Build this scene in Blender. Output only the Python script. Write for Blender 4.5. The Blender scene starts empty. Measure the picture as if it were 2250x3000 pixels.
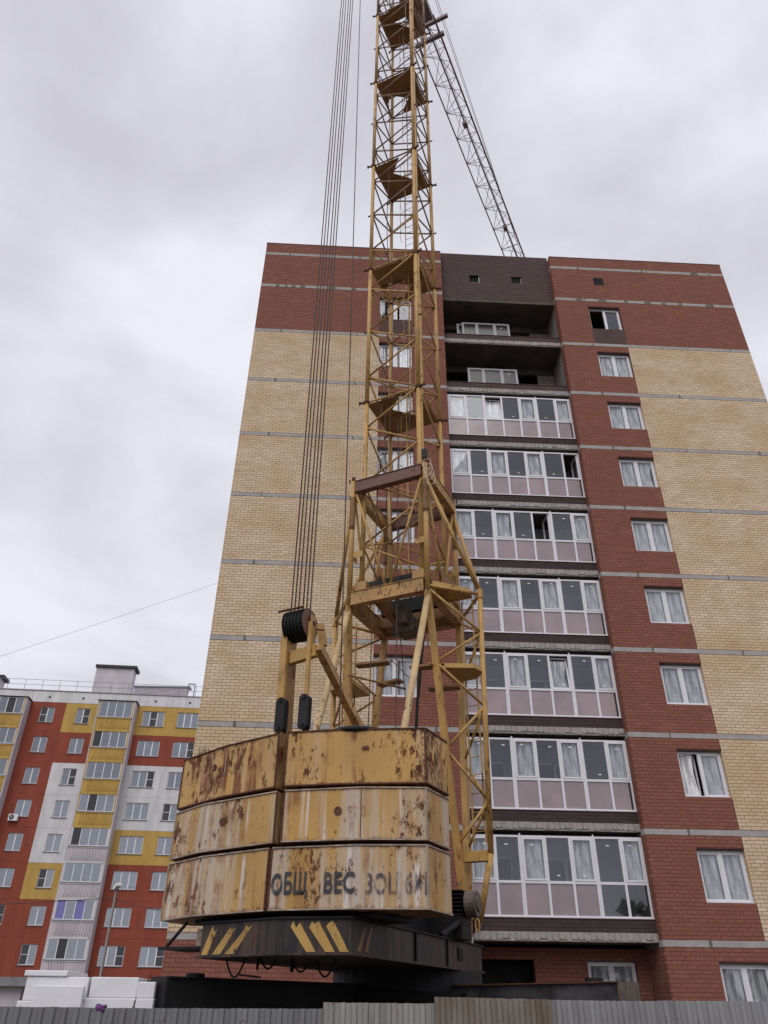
import bpy, math, random
import numpy as np
from mathutils import Vector, Matrix
random.seed(7)
scn = bpy.context.scene
COL = scn.collection
R = math.radians

# ---------------------------------------------------------------- camera
cam_d = bpy.data.cameras.new("camera"); cam = bpy.data.objects.new("camera", cam_d); COL.objects.link(cam)
PITCH, ROLL, YAW = 0.5814, 0.0112, 0.0453
cyw, syw, cpi, spi, crl, srl = math.cos(YAW), math.sin(YAW), math.cos(PITCH), math.sin(PITCH), math.cos(ROLL), math.sin(ROLL)
FW = Vector((syw*cpi, cyw*cpi, spi)); R0 = Vector((cyw, -syw, 0)); U0 = R0.cross(FW)
RT = crl*R0 + srl*U0; UP = -srl*R0 + crl*U0
cam.matrix_world = Matrix(((RT.x, UP.x, -FW.x, 0), (RT.y, UP.y, -FW.y, 0), (RT.z, UP.z, -FW.z, 1.65), (0, 0, 0, 1)))
cam_d.sensor_fit = 'VERTICAL'; cam_d.sensor_height = 24.0; cam_d.lens = 24.0*2240/3000
cam_d.clip_start = 0.1; cam_d.clip_end = 4000
scn.camera = cam

# ---------------------------------------------------------------- world (overcast sky) and sun
SUN_EL, SUN_AZ = R(50), R(200)      # azimuth clockwise from +Y (behind the camera, a little to the left)
world = bpy.data.worlds.new("World"); scn.world = world; world.use_nodes = True
nt = world.node_tree; nt.nodes.clear()
def N(t, **kw):
    n = nt.nodes.new(t)
    for k, v in kw.items(): setattr(n, k, v)
    return n
out = N('ShaderNodeOutputWorld'); bg = N('ShaderNodeBackground'); bg.inputs[1].default_value = 0.12
sky = N('ShaderNodeTexSky'); sky.sky_type = 'NISHITA'; sky.sun_disc = False
sky.sun_elevation = SUN_EL; sky.sun_rotation = SUN_AZ
tc = N('ShaderNodeTexCoord'); mp = N('ShaderNodeMapping'); mp.inputs['Scale'].default_value = (1.0, 1.0, 2.0); mp.inputs['Location'].default_value = (0.9, 0.35, 0.62)
n1 = N('ShaderNodeTexNoise'); n1.inputs['Scale'].default_value = 2.3; n1.inputs['Detail'].default_value = 6; n1.inputs['Roughness'].default_value = 0.5; n1.inputs['Distortion'].default_value = 0.3
cr = N('ShaderNodeValToRGB'); e = cr.color_ramp.elements
e[0].position = 0.36; e[0].color = (0.64, 0.63, 0.71, 1); e[1].position = 0.62; e[1].color = (0.91, 0.905, 1.0, 1)
m1 = cr.color_ramp.elements.new(0.48); m1.color = (0.74, 0.735, 0.815, 1)
mul = N('ShaderNodeVectorMath', operation='SCALE'); mul.inputs['Scale'].default_value = 8.1
mx = N('ShaderNodeMix', data_type='RGBA'); mx.inputs['Factor'].default_value = 0.96
L = nt.links.new
L(tc.outputs['Generated'], mp.inputs[0]); L(mp.outputs[0], n1.inputs['Vector']); L(n1.outputs['Fac'], cr.inputs[0]); L(cr.outputs[0], mul.inputs[0])
L(sky.outputs[0], mx.inputs['A']); L(mul.outputs[0], mx.inputs['B']); L(mx.outputs['Result'], bg.inputs[0]); L(bg.outputs[0], out.inputs[0])
sd = bpy.data.lights.new("sun", 'SUN'); sd.energy = 1.5; sd.angle = R(50); sd.color = (1.0, 0.97, 0.93)
so = bpy.data.objects.new("sun", sd); COL.objects.link(so)
sdir = Vector((math.sin(SUN_AZ)*math.cos(SUN_EL), math.cos(SUN_AZ)*math.cos(SUN_EL), math.sin(SUN_EL)))
so.rotation_euler = sdir.to_track_quat('Z', 'Y').to_euler(); so.location = (0, -20, 60)
vs = scn.view_settings; vs.view_transform = 'Standard'; vs.look = 'None'; vs.exposure = 0.0; vs.gamma = 1.0; vs.use_curve_mapping = False
scn.render.engine = 'CYCLES'; scn.cycles.max_bounces = 8; scn.cycles.transparent_max_bounces = 16

# ---------------------------------------------------------------- materials
def mat(name, base=(0.5, 0.5, 0.5), rough=0.7, metal=0.0, spec=0.4):
    m = bpy.data.materials.new(name); m.use_nodes = True
    b = m.node_tree.nodes['Principled BSDF']
    b.inputs['Base Color'].default_value = (*base, 1); b.inputs['Roughness'].default_value = rough; b.inputs['Metallic'].default_value = metal
    b.inputs['Specular IOR Level'].default_value = spec
    return m, m.node_tree, b
def node(t, typ, **kw):
    n = t.nodes.new(typ)
    for k, v in kw.items():
        if k.startswith('i_'): n.inputs[k[2:].replace('_', ' ')].default_value = v
        else: setattr(n, k, v)
    return n
def noise(t, scale, detail=4, rough=0.55, sc=(1, 1, 1), loc=(0, 0, 0), co='Object', dist=0.0):
    c = node(t, 'ShaderNodeTexCoord'); mpp = node(t, 'ShaderNodeMapping'); mpp.inputs['Scale'].default_value = sc; mpp.inputs['Location'].default_value = loc
    n = node(t, 'ShaderNodeTexNoise'); n.inputs['Scale'].default_value = scale; n.inputs['Detail'].default_value = detail; n.inputs['Roughness'].default_value = rough; n.inputs['Distortion'].default_value = dist
    t.links.new(c.outputs[co], mpp.inputs[0]); t.links.new(mpp.outputs[0], n.inputs['Vector']); return n.outputs['Fac']
def ramp(t, fac, *stops):
    r = node(t, 'ShaderNodeValToRGB'); el = r.color_ramp.elements
    while len(el) < len(stops): el.new(0.5)
    for x, (p, c) in zip(el, stops):
        x.position = p; x.color = (c, c, c, 1) if isinstance(c, (int, float)) else (*c, 1)
    t.links.new(fac, r.inputs[0]); return r.outputs[0]
def mix(t, fac, a, b, blend='MIX'):
    m = node(t, 'ShaderNodeMix', data_type='RGBA', blend_type=blend)
    for s, v in ((m.inputs['Factor'], fac), (m.inputs['A'], a), (m.inputs['B'], b)):
        if hasattr(v, 'is_output') or isinstance(v, bpy.types.NodeSocket): t.links.new(v, s)
        else: s.default_value = v if isinstance(v, float) else (*v, 1)
    return m.outputs['Result']
def math_(t, op, a, b=0.0):
    m = node(t, 'ShaderNodeMath', operation=op)
    for s, v in ((m.inputs[0], a), (m.inputs[1], b)):
        if isinstance(v, bpy.types.NodeSocket): t.links.new(v, s)
        else: s.default_value = v
    return m.outputs[0]
def bump(t, b, h, strength=0.3, dist=0.01):
    n = node(t, 'ShaderNodeBump'); n.inputs['Strength'].default_value = strength; n.inputs['Distance'].default_value = dist
    t.links.new(h, n.inputs['Height']); t.links.new(n.outputs[0], b.inputs['Normal'])

def brick_mat(name, cols, stain, stainf=0.35):
    m, t, b = mat(name, rough=0.85, spec=0.25)
    a = node(t, 'ShaderNodeAttribute', attribute_name='rnd')
    c = ramp(t, a.outputs['Fac'], *[(i/(len(cols)-1), q) for i, q in enumerate(cols)])
    f = noise(t, 0.45, 5, 0.6, sc=(1, 1, 1.6), co='Object')
    c = mix(t, ramp(t, f, (0.42, 0.0), (0.72, stainf)), c, stain)
    g = noise(t, 60, 3, 0.6)
    c = mix(t, 0.35, c, ramp(t, g, (0.3, 0.75), (0.7, 1.0)), 'MULTIPLY')
    # white efflorescence runs
    w = noise(t, 5.0, 5, 0.7, sc=(2.2, 2.2, 0.12), loc=(3, 0, 0)); w2 = noise(t, 0.35, 2, 0.5, loc=(7, 3, 1))
    wf = math_(t, 'MULTIPLY', ramp(t, w, (0.66, 0.0), (0.76, 0.28)), ramp(t, w2, (0.5, 0.0), (0.62, 1.0)))
    c = mix(t, wf, c, (0.55, 0.5, 0.48))
    t.links.new(c, b.inputs['Base Color']); return m
M = {}
M['ybrick'] = brick_mat('yellow_brick', [(0.58, 0.46, 0.31), (0.71, 0.565, 0.39), (0.65, 0.505, 0.36), (0.74, 0.60, 0.43)], (0.53, 0.34, 0.17), 0.8)
M['rbrick'] = brick_mat('red_brick', [(0.22, 0.088, 0.062), (0.265, 0.102, 0.070), (0.24, 0.094, 0.068), (0.29, 0.118, 0.084)], (0.17, 0.075, 0.065))
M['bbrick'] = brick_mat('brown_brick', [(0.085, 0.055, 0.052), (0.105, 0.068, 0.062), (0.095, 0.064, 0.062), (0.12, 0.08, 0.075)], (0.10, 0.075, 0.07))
M['cbrick'] = brick_mat('shaded_brown_brick', [(0.052, 0.034, 0.033), (0.065, 0.042, 0.040), (0.058, 0.039, 0.038), (0.075, 0.05, 0.047)], (0.08, 0.06, 0.055))  # brown brick again, with the shade under the glazing sills in its colour
M['gblock'] = brick_mat('grey_block', [(0.26, 0.23, 0.21), (0.31, 0.28, 0.25), (0.28, 0.25, 0.23), (0.34, 0.31, 0.28)], (0.22, 0.19, 0.17))
def plain(name, base, rough=0.8, var=0.25, scale=3.0, metal=0.0, sc=(1, 1, 1), bmp=0.0, spec=0.3):
    m, t, b = mat(name, base, rough, metal, spec)
    f = noise(t, scale, 6, 0.6, sc=sc)
    c = mix(t, ramp(t, f, (0.3, 0.0), (0.7, 1.0)), tuple(x*(1-var) for x in base), tuple(min(1, x*(1+var)) for x in base))
    t.links.new(c, b.inputs['Base Color'])
    if bmp: bump(t, b, noise(t, scale*8, 5, 0.6), bmp, 0.01)
    return m
M['mortar_y'] = plain('mortar_brown', (0.13, 0.08, 0.055), 0.95)
M['mortar_r'] = plain('mortar_dark_red', (0.12, 0.046, 0.037), 0.95)
M['mortar_b'] = plain('mortar_pale', (0.15, 0.125, 0.12), 0.95)
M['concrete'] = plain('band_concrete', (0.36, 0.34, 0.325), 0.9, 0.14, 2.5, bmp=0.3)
M['patch'] = plain('mortar_patch', (0.15, 0.145, 0.12), 0.95, 0.2, 6)
M['slab'] = plain('rough_slab_concrete', (0.34, 0.31, 0.295), 0.95, 0.25, 5, bmp=0.5)
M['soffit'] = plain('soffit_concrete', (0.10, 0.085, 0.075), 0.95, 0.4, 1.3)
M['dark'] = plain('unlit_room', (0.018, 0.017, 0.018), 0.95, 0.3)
M['inner'] = plain('plaster_inside', (0.30, 0.31, 0.33), 0.9, 0.1)
M['pvc'] = plain('white_pvc', (0.72, 0.71, 0.75), 0.35, 0.04, 4, spec=0.5)
M['pvc_wrap'] = plain('pvc_in_printed_film', (0.50, 0.49, 0.50), 0.5, 0.55, 45)
M['sticker'] = mat('paper_sticker', (0.8, 0.8, 0.82), 0.7)[0]
M['flash'] = plain('brown_metal_flashing', (0.12, 0.05, 0.05), 0.5, 0.15)
def glass(name, tint, refl, rough=0.02, trans=0.75, ior=1.6):
    m = bpy.data.materials.new(name); m.use_nodes = True; t = m.node_tree; t.nodes.clear()
    o = node(t, 'ShaderNodeOutputMaterial'); tr = node(t, 'ShaderNodeBsdfTransparent'); tr.inputs[0].default_value = (*tint, 1)
    gl = node(t, 'ShaderNodeBsdfGlossy'); gl.inputs[0].default_value = (*refl, 1); gl.inputs['Roughness'].default_value = rough
    fr = node(t, 'ShaderNodeLayerWeight'); fr.inputs[0].default_value = 0.5
    f = math_(t, 'ADD', math_(t, 'MULTIPLY', math_(t, 'POWER', fr.outputs['Facing'], 4.0), 0.85), 1-trans-0.19); f = math_(t, 'MINIMUM', f, 1.0)
    bn = node(t, 'ShaderNodeBump'); bn.inputs['Strength'].default_value = 0.03; bn.inputs['Distance'].default_value = 0.02
    t.links.new(noise(t, 1.2, 2), bn.inputs['Height']); t.links.new(bn.outputs[0], gl.inputs['Normal'])
    ms = node(t, 'ShaderNodeMixShader'); t.links.new(f, ms.inputs[0]); t.links.new(tr.outputs[0], ms.inputs[1]); t.links.new(gl.outputs[0], ms.inputs[2]); t.links.new(ms.outputs[0], o.inputs[0])
    return m
M['glass'] = glass('window_glass', (0.86, 0.87, 0.88), (0.85, 0.87, 0.91), trans=0.735, ior=1.5)
M['glass_far'] = glass('far_window_glass', (0.55, 0.58, 0.6), (0.85, 0.9, 0.95), trans=0.58)
M['glass_blue'] = mat('violet_curtain_behind_glass', (0.17, 0.16, 0.42), 0.25, 0, 0.6)[0]
M['glass_dark'] = mat('dark_pane_tone', (0.03, 0.03, 0.033), 0.2, 0, 0.5)[0]  # also tones the strip that stands for the mirrored return wall
M['screen'] = plain('mosquito_screen', (0.07, 0.07, 0.08), 0.8, 0.1)
M['curtain'] = plain('pale_curtain', (0.80, 0.82, 0.82), 0.9, 0.2, 3, sc=(8, 8, 0.6))
m, t, b = mat('pink_tinted_spandrel', (0.33, 0.25, 0.26), 0.18, 0.0, 0.8); M['spandrel'] = m
c = mix(t, ramp(t, noise(t, 1.1, 3, 0.5), (0.35, 0.0), (0.65, 1.0)), (0.27, 0.215, 0.22), (0.36, 0.275, 0.285)); t.links.new(c, b.inputs['Base Color'])
# crumpled protective film
m = bpy.data.materials.new('plastic_film'); m.use_nodes = True; t = m.node_tree; b = t.nodes['Principled BSDF']; M['film'] = m
b.inputs['Roughness'].default_value = 0.25; b.inputs['Specular IOR Level'].default_value = 0.8
f = noise(t, 3.6, 5, 0.62, sc=(2.5, 1, 0.32), dist=1.0)
cc = mix(t, ramp(t, f, (0.38, 0.0), (0.6, 1.0)), (0.52, 0.53, 0.55), (0.97, 0.97, 0.97)); t.links.new(cc, b.inputs['Base Color'])
bump(t, b, f, 0.5, 0.03)
t.links.new(ramp(t, noise(t, 3, 4, 0.6, sc=(2.5, 1, 0.5), loc=(5, 0, 0)), (0.35, 0.62), (0.6, 1.0)), b.inputs['Alpha'])

def crane_paint(name, base, rust=0.5, streak=0.0, pale=(0.50, 0.44, 0.38), dirt=0.0):
    """old yellow enamel: rust where noise is high, pale and brown runs down the sheet"""
    m, t, b = mat(name, base, 0.5, 0.0, 0.35)
    v = noise(t, 1.6, 4, 0.55)
    c = mix(t, ramp(t, v, (0.3, 0.0), (0.7, 1.0)), tuple(x*0.82 for x in base), tuple(x*1.12 for x in base))
    if streak:
        s = noise(t, 2.6, 5, 0.62, sc=(2.3, 2.3, 0.10), loc=(2.1, 0.4, 0), dist=0.25); sm = noise(t, 0.9, 2, 0.5, loc=(4.3, 1, 0.5))
        pf = math_(t, 'MULTIPLY', ramp(t, s, (0.45, 0.0), (0.57, streak)), ramp(t, sm, (0.36, 0.25), (0.50, 1.0)))
        c = mix(t, pf, c, pale)
        s2 = noise(t, 3.4, 6, 0.7, sc=(2.4, 2.4, 0.14), loc=(9, 2, 3), dist=0.5)
        c = mix(t, ramp(t, s2, (0.56, 0.0), (0.66, 0.85*streak)), c, (0.24, 0.085, 0.03))
        s3 = noise(t, 5.0, 6, 0.7, sc=(2.2, 2.2, 0.2), loc=(1, 7, 5))
        c = mix(t, ramp(t, s3, (0.50, 0.0), (0.70, 0.65*streak)), c, (0.17, 0.11, 0.075))
    r1 = noise(t, 6.5, 12, 0.80, sc=(1.5, 1.5, 0.62), loc=(0.3, 5, 1), dist=0.55); r2 = noise(t, 1.1, 3, 0.5, loc=(3, 3, 8))
    rf = math_(t, 'MULTIPLY', ramp(t, r1, (0.535, 0.0), (0.575, 1.0)), ramp(t, r2, (0.58-rust*0.25, 0.0), (0.72-rust*0.22, 1.0)))
    c = mix(t, rf, c, mix(t, ramp(t, noise(t, 14, 4), (0.35, 0.0), (0.65, 1.0)), (0.055, 0.02, 0.014), (0.17, 0.055, 0.022)))
    if dirt:
        c = mix(t, ramp(t, noise(t, 2.2, 6, 0.7, loc=(6, 1, 0)), (0.4, 0.0), (0.7, dirt)), c, (0.07, 0.045, 0.035))
    t.links.new(c, b.inputs['Base Color'])
    t.links.new(ramp(t, rf, (0.0, 0.48), (1.0, 0.9)), b.inputs['Roughness'])
    bump(t, b, math_(t, 'ADD', noise(t, 9, 5, 0.6), rf), 0.25, 0.006)
    return m
YEL = (0.50, 0.29, 0.095)
def cw_mat(name, base, pale_amt, rust_amt, seed):
    m, t, b = mat(name, base, 0.5, 0.0, 0.3)
    c = mix(t, ramp(t, noise(t, 0.9, 3, 0.5, loc=(seed, 0, 0)), (0.35, 0.0), (0.65, 1.0)), tuple(x*0.86 for x in base), tuple(x*1.1 for x in base))
    # lime runs: broad soft vertical bands with finer ones inside
    s1 = noise(t, 1.9, 2, 0.45, sc=(1.6, 1.6, 0.10), loc=(seed+3.0, 0.4, 0)); s2 = noise(t, 9.0, 3, 0.6, sc=(1.7, 1.7, 0.07), loc=(seed, 3, 1))
    pf = math_(t, 'MULTIPLY', ramp(t, s1, (0.44, 0.0), (0.57, 1.0)), ramp(t, s2, (0.36, 0.25), (0.60, 1.0)))
    c = mix(t, math_(t, 'MULTIPLY', pf, pale_amt), c, (0.50, 0.425, 0.36))
    w1 = math_(t, 'MULTIPLY', ramp(t, noise(t, 4.0, 2, 0.5, sc=(2.0, 2.0, 0.06), loc=(seed+5, 1, 0)), (0.60, 0.0), (0.67, 1.0)), ramp(t, noise(t, 1.4, 2, 0.5, loc=(seed, 9, 3)), (0.42, 0.0), (0.55, 0.8*pale_amt)))
    c = mix(t, w1, c, (0.66, 0.62, 0.60))
    # orange brown runs
    r0 = math_(t, 'MULTIPLY', ramp(t, noise(t, 3.2, 3, 0.55, sc=(1.8, 1.8, 0.12), loc=(seed+1, 7, 5)), (0.51, 0.0), (0.64, 1.0)), ramp(t, noise(t, 1.8, 5, 0.7, loc=(seed, 2, 2)), (0.40, 0.0), (0.60, rust_amt)))
    c = mix(t, r0, c, (0.22, 0.085, 0.03))
    # rust concentrated along the top and bottom welds of every box
    tcn = node(t, 'ShaderNodeTexCoord'); sep = node(t, 'ShaderNodeSeparateXYZ'); t.links.new(tcn.outputs['Generated'], sep.inputs[0])
    ez = math_(t, 'ABSOLUTE', math_(t, 'SUBTRACT', sep.outputs['Z'], 0.5))
    edge = math_(t, 'ADD', ez, math_(t, 'MULTIPLY', math_(t, 'SUBTRACT', noise(t, 7, 8, 0.75, sc=(1.3, 1.3, 0.35), loc=(seed, 0, 7)), 0.5), 0.34))
    c = mix(t, ramp(t, edge, (0.44, 0.0), (0.515, 0.92)), c, (0.14, 0.06, 0.03))
    # fine scabby rust, drawn out downwards, only in some zones
    r1 = noise(t, 9.0, 14, 0.82, sc=(1.25, 1.25, 0.55), loc=(seed+0.3, 5, 1), dist=0.25); r2 = noise(t, 1.25, 4, 0.6, sc=(1, 1, 0.9), loc=(seed+3, 3, 8))
    rr_ = math_(t, 'ADD', r1, math_(t, 'MULTIPLY', math_(t, 'SUBTRACT', r2, 0.5), 0.55))
    rf = ramp(t, rr_, (0.665-0.075*rust_amt, 0.0), (0.70-0.075*rust_amt, 1.0))
    c = mix(t, rf, c, mix(t, ramp(t, noise(t, 20, 4), (0.35, 0.0), (0.65, 1.0)), (0.055, 0.02, 0.014), (0.16, 0.055, 0.022)))
    c = mix(t, ramp(t, noise(t, 34, 5, 0.7, sc=(1, 1, 0.4)), (0.64, 0.0), (0.70, 0.6)), c, (0.16, 0.10, 0.05))
    t.links.new(c, b.inputs['Base Color']); t.links.new(ramp(t, rf, (0.0, 0.5), (1.0, 0.9)), b.inputs['Roughness'])
    bump(t, b, math_(t, 'ADD', noise(t, 9, 5, 0.6), rf), 0.2, 0.005); return m
M['cw'] = cw_mat('counterweight_enamel', (0.48, 0.28, 0.085), 0.95, 0.9, 0.0)
M['cw_left'] = cw_mat('counterweight_enamel_left', (0.45, 0.27, 0.09), 0.9, 1.0, 4.0)
M['cw_top'] = cw_mat('counterweight_top_enamel', (0.49, 0.285, 0.085), 0.3, 1.75, 9.0)
M['paint'] = crane_paint('mast_enamel', (0.49, 0.29, 0.09), 0.5, 0.0, dirt=0.22)
M['paint_pale'] = crane_paint('sun_bleached_enamel', (0.52, 0.37, 0.19), 0.3, 0.0, dirt=0.25)
M['paint_r'] = crane_paint('worn_beam_enamel', (0.44, 0.255, 0.09), 1.0, 0.0, dirt=0.3)
M['paint_b'] = crane_paint('rust_red_beam', (0.16, 0.07, 0.05), 0.6, 0.0, dirt=0.4)
M['plate'] = crane_paint('platform_plate', (0.26, 0.135, 0.045), 0.35, 0.0, dirt=0.3)
M['brace'] = crane_paint('upper_brace_enamel', (0.27, 0.16, 0.095), 0.5, 0.0, dirt=0.3)
M['jib'] = plain('jib_grey_purple_steel', (0.20, 0.155, 0.165), 0.6, 0.3)
M['stripe'] = crane_paint('hazard_yellow', (0.52, 0.32, 0.09), 1.1, 0.0, dirt=0.35)
M['black'] = plain('black_and_shaded_steel', (0.011, 0.010, 0.011), 0.6, 0.4, 2.5)  # black steel; the shade under the platform is put into the colour
M['chassis'] = plain('black_platform_enamel', (0.014, 0.013, 0.016), 0.55, 0.5, 1.5, sc=(2, 2, 0.3), spec=0.2)
M['rustblack'] = crane_paint('platform_face', (0.014, 0.013, 0.016), 0.5, 0.55, pale=(0.075, 0.048, 0.032), dirt=0.1)
M['greyarm'] = plain('worn_grey_arm_steel', (0.055, 0.053, 0.056), 0.6, 0.6, 3)
M['greyrust'] = plain('greasy_grey_steel', (0.12, 0.092, 0.075), 0.6, 0.4, 9)
M['rope'] = plain('steel_rope', (0.065, 0.038, 0.028), 0.6, 0.3)
M['seam'] = plain('rusted_seam', (0.10, 0.045, 0.03), 0.9, 0.5, 12)
M['rim'] = plain('pale_weathered_edge', (0.33, 0.27, 0.22), 0.8, 0.5, 9)
m, t, b = mat('stencil_paint', (0.035, 0.04, 0.055), 0.6); M['stencil'] = m
t.links.new(ramp(t, noise(t, 7, 6, 0.75, sc=(2, 2, 0.5)), (0.48, 0.95), (0.66, 0.1)), b.inputs['Alpha'])
m, t, b = mat('faded_stencil_paint', (0.05, 0.055, 0.08), 0.6); M['stencil2'] = m
t.links.new(ramp(t, noise(t, 8, 6, 0.75, sc=(2.5, 2.5, 0.3)), (0.42, 0.85), (0.58, 0.0)), b.inputs['Alpha'])
m, t, b = mat('pink_faded_digits', (0.34, 0.13, 0.07), 0.6); M['digits'] = m
t.links.new(ramp(t, noise(t, 9, 5, 0.7), (0.42, 0.55), (0.6, 0.0)), b.inputs['Alpha'])
# far panel house
M['h_red'] = plain('house_red_paint', (0.255, 0.060, 0.036), 0.85, 0.16, 1.1, sc=(1.2, 1.2, 0.35))
M['h_yel'] = plain('house_yellow_paint', (0.47, 0.305, 0.085), 0.85, 0.16, 1.1, sc=(1.2, 1.2, 0.35))
M['h_wht'] = plain('house_white_paint', (0.60, 0.59, 0.60), 0.85, 0.16, 1.1, sc=(1.2, 1.2, 0.35))
M['h_lil'] = plain('house_lilac_paint', (0.50, 0.46, 0.49), 0.85, 0.16, 1.1, sc=(1.2, 1.2, 0.35))
M['h_seam'] = plain('panel_seam', (0.16, 0.07, 0.045), 0.9, 0.2)
M['h_seamw'] = plain('pale_panel_seam', (0.38, 0.35, 0.34), 0.9, 0.2)
M['zinc'] = plain('zinc_sill', (0.22, 0.22, 0.24), 0.5, 0.2)
M['roofdark'] = plain('dark_roof_metal', (0.03, 0.028, 0.032), 0.6, 0.2)
M['foam'] = plain('white_foam', (0.74, 0.735, 0.77), 0.8, 0.05, 3, bmp=0.2)
M['lamp_w'] = mat('white_lamp_shell', (0.85, 0.86, 0.88), 0.4)[0]
M['galv'] = plain('galvanised_pole', (0.30, 0.30, 0.31), 0.5, 0.15, 3)
M['wire'] = plain('black_wire', (0.05, 0.05, 0.055), 0.6, 0.1)
M['cord'] = plain('pale_cord', (0.60, 0.55, 0.46), 0.8, 0.1)
M['purple'] = plain('purple_rag', (0.13, 0.05, 0.16), 0.8, 0.7, 18)
M['leaf'] = plain('weed_leaf', (0.06, 0.09, 0.025), 0.7, 0.3, 20)
def fence_mat(name, base, brown, amt):
    m, t, b = mat(name, base, 0.5, 0.25, 0.4)
    f = noise(t, 1.3, 6, 0.65, loc=(3, 0, 1)); g = noise(t, 3.0, 5, 0.6, sc=(1.6, 1.6, 0.35), loc=(1, 2, 3))
    c = mix(t, ramp(t, f, (0.45-amt*0.2, 0.0), (0.6, amt)), base, brown)
    c = mix(t, ramp(t, g, (0.35, 0.0), (0.7, 0.6)), c, tuple(x*1.5 for x in base))
    c = mix(t, ramp(t, noise(t, 9, 6, 0.7), (0.62, 0.0), (0.68, 0.7)), c, (0.10, 0.06, 0.04))
    t.links.new(c, b.inputs['Base Color']); bump(t, b, f, 0.2, 0.01); return m
M['f1'] = fence_mat('zinc_sheet_grey', (0.165, 0.17, 0.178), (0.13, 0.115, 0.105), 0.5)
M['f2'] = fence_mat('zinc_sheet_light', (0.27, 0.27, 0.265), (0.19, 0.16, 0.13), 0.6)
M['f3'] = fence_mat('zinc_sheet_brown', (0.21, 0.19, 0.17), (0.14, 0.11, 0.08), 0.95)
M['f4'] = fence_mat('zinc_sheet_bluish', (0.25, 0.25, 0.265), (0.15, 0.14, 0.13), 0.5)
m, t, b = mat('dirt_ground', (0.12, 0.10, 0.08), 0.95); M['ground'] = m
c = mix(t, ramp(t, noise(t, 0.4, 8, 0.65), (0.35, 0.0), (0.65, 1.0)), (0.09, 0.075, 0.06), (0.19, 0.165, 0.135)); t.links.new(c, b.inputs['Base Color']); bump(t, b, noise(t, 3, 8, 0.7), 0.6, 0.05)
M['asphalt'] = plain('asphalt', (0.05, 0.05, 0.052), 0.9, 0.2, 4, bmp=0.3)

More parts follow.
